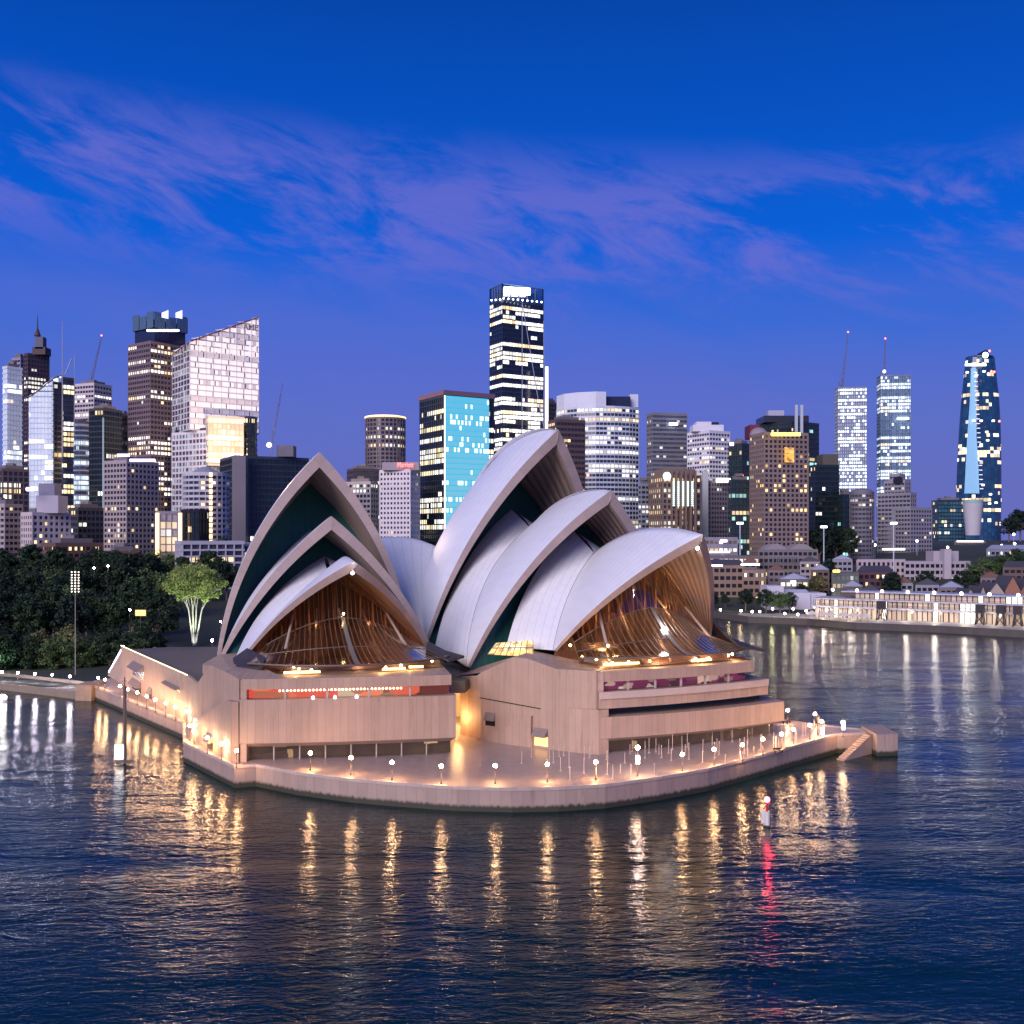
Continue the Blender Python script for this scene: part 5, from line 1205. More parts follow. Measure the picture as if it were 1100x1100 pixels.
# crescent tower
T = thing('twisted_glass_tower', 'tall tapering blue glass tower with curved sides at the far right', 'tower', (*ws(1052, 1425), 0))
rows = []; uv = []
prof = [(578, 24.5), (540, 24.5), (500, 24), (460, 22.5), (430, 20.5), (405, 17.8), (388, 15.8), (383, 15.2)]
N_ = 36
me_rows = []
def ctow(z):
    py = YH-(z-HC)*F/1425
    for (a, ra), (b2, rb) in zip(prof[:-1], prof[1:]):
        if b2 <= py <= a: r = ra+(rb-ra)*(a-py)/(a-b2); break
    else: r = prof[0][1] if py > prof[0][0] else prof[-1][1]
    return r/F*1425
zt_ = zof(384, 1425); nfl = 58
def petal(th, R_, z, tw): return R_*(1-.10*abs(math.sin(1.5*(th-tw)))**1.0)
wb_m = mat_win('win_crescent', (.015, .05, .12), .20, .9, 4.2, es=1.8, wf=.6, rough=.08, frame=.05, gcol2=(.02, .09, .2))
sb = MB()
for k in range(nfl):
    za, zb_ = 20+(zt_-20)*k/nfl, 20+(zt_-20)*(k+1)/nfl; wb = MB()
    pa = []; pb = []
    for j in range(N_+1):
        th = 2*math.pi*j/N_
        ra, rb = petal(th, ctow(za), za, .6+za*.004), petal(th, ctow(zb_), zb_, .6+zb_*.004)
        pa.append((ra*math.cos(th), ra*.8*math.sin(th), 0)); pb.append((rb*math.cos(th), rb*.8*math.sin(th), zb_-za))
    wb.grid([pa, pb], [[(j*4.2, 0) for j in range(N_+1)], [(j*4.2, 1) for j in range(N_+1)]], smooth=True)
    wb.obj('window_band', wb_m, T, (0, 0, za))
q = MB(); r_ = ctow(zt_); q.tube((0, 0, zt_-1), (0, 0, zt_+.5), r_*.9, r_*.9, 24); q.tube((r_*.2, 0, zt_), (r_*.55, 0, zt_+8), r_*.4, r_*.2, 10); q.obj('crown', wl('navy', (.02, .025, .06)), T)
cy2 = mat('pale_blue_face', (.25, .50, .7), em=(.20, .42, .66), es=.26, samp=False)
q = MB(); pts = [(1044, 1048.5, 395), (1043, 1048, 430), (1040, 1049, 470), (1038.5, 1051, 500), (1037, 1052, 530)]
rws = [[Vector(ws(a, 1385+(i*-2.2), py))-T.location, Vector(ws(b_, 1384+(i*-2.2), py))-T.location] for i, (a, b_, py) in enumerate(pts)]
q.grid(rws, smooth=False); q.grid([[p+Vector((0, 3, 0)) for p in r] for r in rws], smooth=False, flip=True); q.obj('blue_light_panel', cy2, T)
q = MB()
for k in range(26):
    py = 400+k*5; f = (py-395)/135; x = 1047.5+f*7; a = Vector(ws(x-1.6, 1382-f*9, py))-T.location; q.tube(a, a+Vector((4.4, 0, 0)), .7, n=4)
q.obj('balcony_light', mat('pale_strip', (.8, .8, .95), em=(.75, .78, .95), es=.8, samp=False), T)
blob('crown_light', mat('cyan_flood', (.8, 1, 1), em=(.75, .97, 1), es=4, samp=False), 1058.5, 381.5, 1400, 3.2, T); blob('lit_floor', mat('cream_glow', (1, .95, .85), em=(1, .93, .82), es=2, samp=False), 1048, 392, 1402, 1.3, T, 22)
for px, py in ((1063, 377), (1068, 399.5), (1073.5, 452.5), (1065, 399)): blob('beacon', redl, px, py, 1380, 1.2, T)
for px, py in ((1039, 400), (1049, 403), (1057, 399), (1062, 402), (1046, 452), (1054, 452), (1067, 452), (1060, 464), (1061, 473), (1056, 521), (1064, 531), (1063, 541), (1070, 540)): blob('lit_room', mat('cream_glow', (1, .95, .85)), px, py, 1378, 1.1, T, 2.5)
T = building('low dark waterfront towers left of the tapering glass tower', 'tower', foot(1001, 1008, 1036, 1100, 20), zof(537, 1100), wl('darkteal', (.025, .035, .045), .3), mat_win('win_bar', (.03, .10, .15), .18, .8, 3, es=1.5, wf=.6, rough=.1), 4, 3, .3, .1)
q = MB(); T = thing('round_white_building', 'white barrel-shaped building at the foot of the tapering glass tower', 'building', (*ws(1045, 1060), 0))
q.grid([[(r/F*1060*math.cos(2*math.pi*j/24), r/F*1060*math.sin(2*math.pi*j/24), zof(py, 1060)) for j in range(25)] for py, r in ((575, 7.5), (560, 8.5), (548, 9.8), (541, 10.5))], flip=False); q.obj('drum_wall', wl('drum', (.48, .47, .52)), T)
q = MB(); q.tube((0, 0, zof(541, 1060)), (0, 0, zof(537, 1060)), 10, 10, 24); q.obj('roof', wl('tealgrey', (.3, .42, .44)), T)
# grey stepped tower with the round window
T = building('grey stepped apartment tower with a round window near its top', 'apartments', foot(942, 978, 1001, 800, 50), zof(545, 800), wl('greys', (.27, .26, .31)), mat_win('win_gs', (.03, .03, .06), .10, .2, 3, es=1.2, wf=.7), 3.4, 3, .5, .4, name='stepped_tower', plant=False)
for (a, b2, y0) in ((942, 984, 529), (950, 978, 515), (956, 972, 507.5)): building(None, None, foot(a, b2-6, b2, 803+(942-a)*-1, 60), zof(y0, 803), wl('greys', (.27, .26, .31)), MC['win_gs'], 3.4, 3, .5, .4, root=T, plant=False, zwin=zof(560, 803))
q = MB(); c = Vector(ws(964.5, 786, 516.5))-T.location; q.tube(c+Vector((0, -1.5, 0)), c+Vector((0, 1, 0)), 3.4, n=18); q.obj('round_window', dkm, T)
# ================================================================== the far shore on the right
def box_house(label, cat, px0, px1, pyt, Yd, wallm, winm, fh=3.6, name='building', roof=None, depth=16, z0=0, th=4, span=.5, pier=.5, d=.25, zwin=3, bay=3.0, par=.8):
    poly = foot(px0, px0, px1, Yd, th); poly = ccw([ws(px0, Yd), ws(px1, Yd), (ws(px1, Yd)[0]*(Yd+depth)/Yd, Yd+depth), (ws(px0, Yd)[0]*(Yd+depth)/Yd, Yd+depth)])
    T = building(label, cat, poly, zof(pyt, Yd), wallm, winm, fh, bay, span, pier, name=name, plant=False, zwin=zwin, d=d, par=par)
    if roof: roofgable(T, poly, zof(pyt, Yd)+.02, roof)
    return T
def roofgable(T, poly, z, m, h=3.0, hip=True):
    L = T.location; P = [Vector((x-L.x, y-L.y)) for x, y in offs(poly, .5)]
    i = max(range(4), key=lambda k: (P[(k+1) % 4]-P[k]).length); a, b_, c, d = P[i], P[(i+1) % 4], P[(i+2) % 4], P[(i+3) % 4]
    m1 = (a+d)/2; m2 = (b_+c)/2; ax = (m2-m1); k = .12 if hip else 0; r1 = m1+ax*k; r2 = m2-ax*k; q = MB()
    v = lambda p, z_: (p.x, p.y, z_)
    q.face([v(a, z), v(b_, z), v(r2, z+h), v(r1, z+h)]); q.face([v(c, z), v(d, z), v(r1, z+h), v(r2, z+h)])
    q.face([v(d, z), v(a, z), v(r1, z+h)]); q.face([v(b_, z), v(c, z), v(r2, z+h)]); q.obj('roof', m, T)
slate = wl('slate_roof', (.07, .065, .085)); tin = wl('tin_roof', (.32, .34, .44), .5); terr_ = wl('terracotta', (.18, .09, .07))
Wh = mat_win('win_house', (.015, .012, .02), .12, .1, 3, es=1.5, wf=.8, frame=.28)
W_warmrow = mat_win('win_warmrow', (.1, .08, .06), .9, .4, 3, es=1.3, wf=.4, frame=.1)
box_house('long brown sandstone building with three rows of arched windows', 'building', 760, 798, 607, 560, wl('sandst', (.26, .175, .13)), Wh, 4.2, roof=slate, name='sandstone_building')
T = box_house('brown sandstone wing with flat white-lit roof canopy', 'building', 798, 822, 612, 556, wl('sandst', (.26, .175, .13)), Wh, 4.2, name='sandstone_building')
blob('canopy_light', whl, 768, 607.5, 553, .8, T, 16); blob('canopy_light', whl, 806, 606.5, 552, .8, T, 20)
T = box_house('railway station hall with a violet sign across its front', 'station', 752, 792, 577, 660, wl('stat', (.22, .21, .27)), W_warmrow, 5, name='station_hall', span=.6); blob('station_sign', purl, 777.5, 581, 652, 1.6, T, 7); blob('lit_deck', MC['cream_glow'], 773, 593, 652, 1.0, T, 22)
T = box_house('low lit terrace in front of the station hall', 'building', 756, 815, 597, 620, wl('stat2', (.16, .13, .15)), W_warmrow, 4.5, name='terrace_block'); 
T = box_house('wide museum range with a double curved roof', 'building', 815, 878, 590, 640, wl('mus', (.19, .165, .17)), Wh, 4.2, name='museum_range')
q = MB()
for (a, b2) in ((822, 846), (848, 874)):
    pts = []
    for k in range(11):
        f = k/10; x = a+(b2-a)*f; pts.append((x, 590-6*math.sin(math.pi*f)))
    r1 = [Vector(ws(x, 640, y))-T.location for x, y in pts]; q.grid([r1, [p+Vector((0, 14, 0)) for p in r1]]); q.face(r1)
q.obj('vault_roof', wl('vault', (.26, .24, .27)), T)
q = MB(); r1 = Vector(ws(826, 634, 597)); r2 = Vector(ws(858, 634, 597))
for k in range(9): p = r1.lerp(r2, k/8)-T.location; q.tube(p, p-Vector((0, 0, 4)), .25, n=4)
q.tube(r1-T.location, r2-T.location, .3, n=4); q.obj('pergola', wl('rail2', (.25, .26, .33)), T)
T = box_house('low tin-roofed shed behind the white marquee', 'shed', 838, 868, 622, 545, wl('shed', (.13, .12, .15)), W_warmrow, 4, roof=tin, name='quay_shed', zwin=8)
blob('shed_light', whl, 852, 625.5, 540, 1.6, T, 5)
# white marquee hall
T = thing('marquee_hall', 'plain white marquee hall standing on the far quay', 'marquee', (*ws(855, 515), 3)); L_ = T.location; q = MB()
for (a, b2, y0, y1) in ((824, 842, 629.5, 655), (841, 871, 637, 655), (870, 889, 637.5, 655)):
    x0, x1 = ws(a, 515)[0]-L_.x, ws(b2, 515)[0]-L_.x; o_ = (a-824)*.05
    q.prism([(x0, o_), (x1, o_), (x1, 14+o_), (x0, 14+o_)], 0, zof(y0, 515)-3)
q.obj('canvas_wall', wl('canvas', (.62, .60, .70), .6), T); q = MB()
x0, x1 = ws(842, 515)[0]-L_.x, ws(870, 515)[0]-L_.x; z_ = zof(637, 515)-3
q.face([(x0, .8, z_), (x1, 1, z_), (x1, 7, z_+1.5), (x0, 7, z_+1.5)]); q.face([(x0, 14, z_), (x1, 14, z_), (x1, 7, z_+1.5), (x0, 7, z_+1.5)][::-1]); q.obj('canvas_roof', wl('canvas2', (.55, .54, .66)), T)
T = box_house('dim green-windowed warehouse with an amber rooftop sign', 'warehouse', 894, 922, 615, 545, wl('greenw', (.12, .13, .13)), mat_win('win_green', (.12, .15, .13), .4, .3, 2.4, es=.6, wf=.3, frame=.12), 4.2, name='warehouse', bay=2.4)
blob('roof_sign', ylw, 898.5, 613.5, 540, 1.4, T, 7); blob('eave_light', MC['cream_glow'], 904, 642, 541, .8, T, 20)
T = box_house('pale pink arcaded building with a flat roof on the far hill', 'building', 921, 972, 601, 640, wl('pinkp', (.46, .38, .42)), Wh, 4.0, name='arcaded_building', span=.45, pier=.9)
blob('roof_light', MC['cream_glow'], 960, 590, 640, 1.1, T, 24)
T = box_house('pale modernist block with a square clock-like tower', 'building', 972, 1042, 603, 630, wl('pinkp2', (.40, .36, .42)), Wh, 4.0, name='modernist_block', span=.45, pier=.5)
over(T, 1005, 1032, 592, 604, 632, wl('pinkp2', (.40, .36, .42)), 'upper_stage', 12); over(T, 1014.5, 1022, 590, 622, 627, wl('pinkp3', (.46, .42, .47)), 'stair_tower', 6, 0)
T = box_house('dark red brick warehouse among the quay trees', 'warehouse', 922, 958, 614, 560, wl('redw', (.10, .05, .06)), Wh, 4, roof=slate, name='warehouse')
T = box_house('lit pavilion below the white barrel-shaped building', 'building', 1026, 1058, 581, 900, wl('pav', (.25, .2, .25)), W_warmrow, 5, name='pavilion'); blob('eave_light', MC['cream_glow'], 1042, 581.5, 890, .9, T, 28)
T = box_house('long low grey shed roof on the hill at the far right', 'shed', 1060, 1110, 590, 720, wl('shed2', (.22, .23, .30)), Wh, 4, roof=tin, name='long_shed')
# gabled warehouses
gsm = mat_panels('gable_stone', (.42, .30, .22), 1.0, .8, vert=False)
for i, (a, b2, yt, lab, col) in enumerate(((1036, 1049, 633, 'small gabled stone shed, first in the warehouse row', None), (1052, 1060, 630, 'narrow gabled annexe in the warehouse row', None), (1061, 1080, 626, 'cream gabled warehouse in the row behind the passenger terminal', (.42, .36, .30)), (1080, 1096, 619, 'tall red sandstone gabled warehouse in the row behind the terminal', (.34, .16, .11)), (1096, 1114, 622, 'red gabled warehouse cut by the right frame edge', (.30, .15, .11)))):
    Yd = 478; T = thing('gabled_warehouse', lab, 'warehouse', (*ws((a+b2)/2, Yd), 3), None); h_ = zof(yt, Yd)-3; w_ = (b2-a)/2/F*Yd; q = MB(); hw_ = h_*.66
    m_ = wl('gab%d' % i, col or (.40, .33, .27))
    q.face([(-w_, 0, 0), (w_, 0, 0), (w_, 0, hw_), (0, 0, h_), (-w_, 0, hw_)]); q.face([(-w_, 14, 0), (-w_, 14, hw_), (0, 14, h_), (w_, 14, hw_), (w_, 14, 0)])
    q.face([(-w_, 0, 0), (-w_, 0, hw_), (-w_, 14, hw_), (-w_, 14, 0)]); q.face([(w_, 0, 0), (w_, 14, 0), (w_, 14, hw_), (w_, 0, hw_)]); q.obj('wall', m_, T)
    q = MB(); q.face([(-w_-.4, -.4, hw_-.2), (0, -.4, h_+.15), (0, 14.4, h_+.15), (-w_-.4, 14.4, hw_-.2)]); q.face([(w_+.4, -.4, hw_-.2), (w_+.4, 14.4, hw_-.2), (0, 14.4, h_+.15), (0, -.4, h_+.15)]); q.obj('roof', slate, T)
    for dx in (-.45, 0, .45):
        for zz in (.22, .52):
            q = MB(); q.box(dx*w_-.5, dx*w_+.5, -.08, .0, h_*zz-.9, h_*zz+.9); q.obj('window', dkm, T)
# passenger terminal: two glazed decks over a lit hall, with dark gangway gantries
tp0 = Vector((142, 482)); tp1 = Vector((262, 398)); tdr = (tp1-tp0).normalized(); tnv = Vector((tdr.y, -tdr.x)); TL = (tp1-tp0).length
T = thing('passenger_terminal', 'long glass passenger terminal glowing white along the far quay', 'terminal', (tp0.x, tp0.y, 3)); T.rotation_euler = (0, 0, math.atan2(tdr.y, tdr.x))
hall_m = mat_room('terminal_glow', [(0, (1, .80, .58)), (.3, (.9, .75, .62)), (.42, (.35, .25, .20)), (.55, (.05, .045, .05)), (.66, (.9, .66, .42)), (.8, (.16, .12, .12)), (1, (.95, .92, 1))], 1.0, .42, 4.0)
q = MB(); hall_m = mat_win('win_term', (.5, .4, .3), 1.1, .8, 2.2, cool=(1, .93, .84), warm=(1, .86, .66), wf=.4, es=1.9, frame=.10)
q.wall([(0, 1.5), (TL, 1.5)], .1, 4.6); q.wall([(0, 2.5), (TL, 2.5)], 5.4, 8.2); q.wall([(18, 4.5), (TL, 4.5)], 9.0, 11.8); q.obj('lit_hall', hall_m, T)
q = MB(); q.box(-1, TL+1, 0, 16, 4.6, 5.4); q.box(-1, TL+1, 1, 16, 8.2, 8.9); q.obj('deck', wl('deckm', (.42, .42, .50)), T)
q = MB(); q.box(12, TL+1, 3, 17, 11.8, 12.4); q.obj('roof', wl('troof', (.38, .39, .50)), T)
q = MB()
for k in range(40):
    x = TL*k/39; q.tube((x, .2, 0), (x, .2, 8.6), .16, n=4); q.tube((x, .2, 5.4), (x+TL/39*.5, -1.4, 4.0), .1, n=3)
q.tube((0, 0, 6.5), (TL, 0, 6.5), .12, n=4); q.tube((0, 0, 9.9), (TL, 0, 9.9), .1, n=4); q.obj('column', wl('tcol', (.12, .11, .13)), T)
for k in range(13):
    q = MB(); q.sphere((8+k*TL/13, 3.0, 12.8), .75, 8, 5); q.obj('roof_lamp', mat('roof_lamp_glow', (1, 1, 1), em=(.95, .92, 1), es=5, samp=False), T)
# apron lights: they light the quay
for k in range(12):
    f = (k+.5)/12; p = tp0.lerp(tp1, f)+tnv*4; wlight('terminal_light', (p.x, p.y, 6.5), 800, (1, .86, .68), .5)
gm = wl('gantry', (.025, .022, .03), .6)
for i, f in enumerate((.22, .50, .555, .60, .66, .93)):
    p = tp0.lerp(tp1, f)+tnv*6; G = thing('gangway_gantry', ['dark gangway gantry nearest the left end of the terminal', 'first dark gantry in the cluster of four at mid terminal', 'second dark gantry in the cluster of four at mid terminal', 'third dark gantry in the cluster of four at mid terminal', 'last dark gantry in the cluster of four at mid terminal', 'dark gangway gantry near the right end of the terminal'][i], 'gantry', (p.x, p.y, 3.05), 'gangway gantries on the quay'); G.rotation_euler = (0, 0, math.atan2(tdr.y, tdr.x))
    q = MB()
    for sx in (-1, 1):
        q.tube((sx*1.8, 0, 0), (sx*.6, 0, 8), .28, n=4); q.tube((sx*1.8, 3, 0), (sx*.6, 3, 8), .28, n=4); q.tube((sx*1.8, 0, 0), (-sx*1.2, 0, 4.2), .2, n=4)
    q.obj('leg', gm, G); q = MB(); q.box(-1.6, 1.6, -.5, 3.6, 5.2, 8.6); q.box(-.8, .8, 3.0, 6.5, 5.0, 7.2); q.obj('cabin', gm, G)
# small houses filling The Rocks slope
rr = random.Random(11); hcols = [(.28, .2, .16), (.22, .18, .2), (.36, .32, .34), (.16, .11, .1), (.3, .3, .36)]
hmats = [wl('hs%d' % i, c) for i, c in enumerate(hcols)]
words_h = ['brown', 'grey', 'pale', 'dark', 'lilac grey']
spots_h = [(884, 897, 606, 590, 0), (872, 890, 612, 575, 3), (826, 842, 612, 585, 1), (860, 880, 603, 610, 2), (895, 915, 601, 625, 4), (962, 980, 626, 545, 4), (984, 1008, 628, 535, 4), (1010, 1034, 631, 522, 1), (1042, 1062, 613, 590, 0), (1078, 1104, 609, 560, 3), (766, 786, 601, 640, 3), (800, 812, 603, 600, 1), (926, 944, 634, 520, 2), (906, 926, 630, 530, 3), (1054, 1075, 620, 560, 1)]
for i, (a, b2, y0, Yd, m_) in enumerate(spots_h):
    T = box_house('%s hipped-roof house, %s from the left on the far shore slope' % (words_h[m_], ['fifth', 'fourth', 'third', 'eighth', 'sixth', 'tenth', 'eleventh', 'twelfth', 'fourteenth', 'last', 'first', 'second', 'ninth', 'seventh', 'thirteenth'][i]), 'house', a, b2, y0, Yd, hmats[m_], Wh, 3.4, roof=[slate, tin, terr_][i % 3], name='house', depth=12, zwin=2)
# ================================================================== trees
def leafmat(name, col, em=None):
    if name in MC: return MC[name]
    m = bpy.data.materials.new(name); m.use_nodes = True; t = NT(m.node_tree); b = t.N['Principled BSDF']
    uv = t.n('ShaderNodeUVMap').outputs[0]; U, V, _ = t.sep(uv)[:3]; rnd = t.n('ShaderNodeObjectInfo').outputs['Random']
    k = t.m('ADD', t.m('MULTIPLY', U, .75), t.m('MULTIPLY', rnd, .35))
    t.put(b.inputs['Base Color'], t.mix(k, tuple(c*.3 for c in col), tuple(c*2.3 for c in col))); b.inputs['Roughness'].default_value = .6
    b.inputs['Specular IOR Level'].default_value = .25
    MC[name] = m; return m
bark = mat('bark', (.16, .13, .10), .9); barkpale = mat('pale_bark', (.36, .34, .29), .8)
def make_crown(rx, ry, rz, zc, nclump, nleaf, leaf, rnd, flat=0.0, spread=.85, csz=.28):
    q = MB()
    for k in range(nclump):
        th = rnd.uniform(0, 2*math.pi); cz = rnd.uniform(-.75+flat, 1); rr_ = math.sqrt(max(0, 1-cz*cz))*rnd.uniform(.35, 1)*spread
        c = Vector((rr_*math.cos(th)*rx, rr_*math.sin(th)*ry, zc+cz*rz*rnd.uniform(.6, .95))); cr = csz*rx*rnd.uniform(.6, 1.3); tone = rnd.random()
        for j in range(nleaf):
            v = Vector((rnd.gauss(0, 1), rnd.gauss(0, 1), rnd.gauss(0, 1))).normalized()*cr*rnd.uniform(.55, 1.05); v.z *= .7; p = c+v
            n_ = (v.normalized()+Vector((rnd.uniform(-.8, .8), rnd.uniform(-.8, .8), rnd.uniform(-.2, 1)))).normalized(); a = n_.orthogonal().normalized(); b_ = n_.cross(a)
            r_ = rnd.uniform(0, 6.28); a, b_ = a*math.cos(r_)+b_*math.sin(r_), b_*math.cos(r_)-a*math.sin(r_); s_ = leaf*rnd.uniform(.6, 1.4)
            u = min(1, max(0, tone*.6+rnd.random()*.4))
            q.face([p-a*s_, p-b_*s_*.55, p+a*s_, p+b_*s_*.55], [(u, 0)]*4)
    return q
def make_trunk(h_, r_, nb, rx, rnd, split=.45, zc=None):
    q = MB(); q.tube((0, 0, -1.5), (0, 0, h_*split), r_*1.35, r_, 8)
    for k in range(nb):
        th = 2*math.pi*k/nb+rnd.uniform(-.4, .4); e = rnd.uniform(.35, .75)*rx
        p0 = Vector((0, 0, h_*split*rnd.uniform(.6, 1))); p1 = Vector((math.cos(th)*e*.5, math.sin(th)*e*.5, h_*(split+.18))); p2 = Vector((math.cos(th)*e, math.sin(th)*e, h_*rnd.uniform(.75, .95)))
        q.tube(p0, p1, r_*.55, r_*.38, 6); q.tube(p1, p2, r_*.38, r_*.12, 5)
    return q
rt = random.Random(5)
lm = [leafmat('leaf_dark', (.014, .030, .013)), leafmat('leaf_mid', (.045, .075, .025)), leafmat('leaf_olive', (.11, .11, .045)), leafmat('leaf_black', (.008, .018, .011))]
TL_ = []
for i, (rx, rz, h_, m_) in enumerate(((7, 6.5, 15, 0), (6, 6, 13, 3), (7.5, 5.5, 13, 1), (6.5, 6, 12, 2), (5.5, 7, 16, 0))):
    T = thing('broadleaf_tree', 'x', 'tree', (0, 0, 0)); make_crown(rx, rx, rz, h_-rz*.75, 46, 75, .42, rt).obj('crown', lm[m_], T); make_trunk(h_-2, .38, 5, rx, rt).obj('trunk', bark, T); TL_.append(T)
kinds = ['dark green broadleaf tree in the garden wood', 'near-black broadleaf tree in the garden wood', 'mid green spreading tree in the garden wood', 'olive brown tree in the garden wood', 'tall dark broadleaf tree in the garden wood']
used = [False]*5
def plant(i, x, y, s=1.0, zs=1.0, z=None, label=None, group=None):
    label = label or kinds[i]; group = group or 'broadleaf trees of the garden wood'; z = hgt(x, y) if z is None else z
    if not used[i]: used[i] = True; T = TL_[i]; T.location = (x, y, z); T.rotation_euler = (0, 0, rt.uniform(0, 6)); T.scale = (s, s, s*zs); T['label'] = label; T['group'] = group; return T
    return dup(TL_[i], (x, y, z), rt.uniform(0, 6), (s*rt.uniform(.9, 1.1), s, s*zs), label, group)
# garden wood: crown tops follow the skyline at 595-612 px, front row reaches down to the seawall
for (px, Yd, i, s) in [(-6, 292, 0, 1.0), (10, 300, 1, 1.05), (28, 296, 0, .85), (44, 300, 3, 1.1), (60, 298, 2, .95), (72, 308, 3, 1.15), (88, 300, 2, .9), (104, 305, 1, .9), (118, 303, 0, .95), (136, 308, 2, .95), (152, 318, 0, .85), (168, 325, 1, .8)]: plant(i, *ws(px, Yd), s, z=hgt(*ws(px, Yd))-4.2)
for row, (Yd, n, s, off) in enumerate(((335, 12, 1.15, 0), (375, 13, 1.25, 7), (425, 15, 1.3, 2), (480, 16, 1.35, 9), (540, 18, 1.3, 3))):
    for k in range(n):
        px = -12+off+k*(262/n)+rt.uniform(-5, 5); y = Yd+rt.uniform(-14, 14)
        if 168 < px < 236 and y < 440: continue
        if px > 235 and y < 420: continue
        plant(rt.choice([0, 1, 4, 0, 1, 2]), *ws(px, y), s*rt.uniform(.85, 1.12))
# the uplit fig tree on the lawn
Yf = 345; fx, fy = ws(209, Yf)
T = thing('fig_tree', 'spreading pale-trunked tree lit green from below on the lawn', 'tree', (fx, fy, hgt(fx, fy)+.6)); base_z = T.location.z
zt = zof(603, Yf)-base_z; r_ = 37/F*Yf; q = MB(); q.tube((0, 0, -1), (0, 0, 3), .7, .5, 10)
for k, (th, e) in enumerate(((.1, .95), (1.4, .5), (2.6, .6), (3.3, .75), (4.6, .5))):
    p1 = Vector((math.cos(th)*e*r_*.22, math.sin(th)*e*r_*.22, zt*.42)); p2 = Vector((math.cos(th)*e*r_*.55, math.sin(th)*e*r_*.55, zt*.64)); p3 = Vector((math.cos(th)*e*r_*.8, math.sin(th)*e*r_*.8, zt*.85))
    q.tube((math.cos(th)*.5, math.sin(th)*.5, .5), p1, .34, .26, 7); q.tube(p1, p2, .26, .18, 6); q.tube(p2, p3, .22, .08, 5)
    q.tube(p1, p1+Vector((math.cos(th+1)*r_*.3, math.sin(th+1)*r_*.3, zt*.35)), .2, .08, 5)
q.obj('trunk', barkpale, T)
make_crown(r_*1.05, r_*1.05, zt*.30, zt*.69, 150, 90, .36, rt, flat=.25, csz=.16).obj('crown', leafmat('leaf_lit', (.20, .26, .07)), T)
def spot(name, loc, tgt, W_, col, ang=70, r=.3, blend=.6):
    l = bpy.data.lights.new(name, 'SPOT'); l.energy = W_; l.color = col; l.spot_size = rad(ang); l.spot_blend = blend; l.shadow_soft_size = r
    o = bpy.data.objects.new(name, l); COL.objects.link(o); o.location = loc; o.rotation_euler = (Vector(tgt)-Vector(loc)).to_track_quat('-Z', 'Y').to_euler(); return o
spot('tree_uplight', (fx-6, fy-10, base_z+.3), (fx, fy, base_z+zt*.6), 16000, (.85, 1, .8), 80)
spot('tree_uplight', (fx+5, fy-9, base_z+.3), (fx+1, fy, base_z+zt*.6), 15000, (.9, 1, .8), 80)
spot('tree_uplight', (fx, fy-4, base_z+.3), (fx, fy, base_z+3), 1300, (.95, .95, 1), 80)
# lit shrub by the stair
sx, sy = ws(167, 282); T = thing('uplit_shrub', 'small uplit shrub glowing white behind the east stair', 'shrub', (sx, sy, 5.0)); make_crown(1.2, 1.2, 2.2, 3.0, 16, 40, .2, rt).obj('foliage', leafmat('leaf_pale', (.3, .25, .2)), T); make_trunk(3, .15, 3, 1, rt).obj('stem', barkpale, T)
spot('shrub_uplight', (sx-1, sy-2, 5.6), (sx, sy, 8), 900, (1, .9, .9), 70)
wlight('garden_glow', (*ws(-1, 287), 6), 900, (.7, 1, .8), .4)
# far shore trees
for j, (px, Yd, i, s, lab) in enumerate([(767, 520, 1, .5, 'small dark quay tree at the left end of the far quay'), (779, 524, 0, .42, 'small dark tree in front of the brown sandstone building'), (801, 512, 1, .75, 'round dark tree beside the sandstone wing'), (823, 503, 0, .75, 'left one of the broad pair of trees before the marquee'), (838, 500, 2, .8, 'middle tree of the clump before the marquee'), (848, 503, 0, .66, 'right one of the clump of trees before the marquee'), (878, 560, 3, .9, 'olive tree behind the white marquee'), (888, 590, 1, 1.2, 'dark tree left of the green-windowed warehouse'), (880, 700, 1, 1.9, 'big dark tree rising behind the museum range'), (898, 720, 1, 1.9, 'big black tree below the near-black stepped office'), (912, 715, 4, 1.5, 'dark tree left of the pale pink arcaded building'), (957, 545, 1, 1.1, 'dark tree right of the red brick warehouse'), (976, 550, 2, .8, 'mid green tree below the pale modernist block'), (996, 560, 0, .9, 'dark tree under the square stair tower'), (1036, 545, 0, 1.0, 'dark tree right of the square stair tower'), (1046, 585, 2, 1.1, 'green tree at the left end of the hillside hedge'), (1060, 600, 2, 1.15, 'green tree in the middle of the hillside hedge'), (1076, 605, 2, 1.15, 'bushy green tree above the gabled warehouses'), (1092, 610, 0, 1.15, 'dark tree above the red gabled warehouse'), (1108, 600, 0, 1.1, 'dark tree cut by the right frame edge'), (1084, 900, 1, 1.5, 'dark hilltop tree left of the lit masts'), (1096, 900, 1, 1.9, 'dark hilltop tree at the far right skyline'), (1110, 900, 1, 2.0, 'last hilltop tree cut by the frame edge'), (862, 540, 1, .7, 'dark tree behind the marquee roof'), (945, 515, 1, .7, 'dark tree at the left end of the passenger terminal')]):
    plant(i, *ws(px, Yd), s, label=lab, group='trees on the far shore')
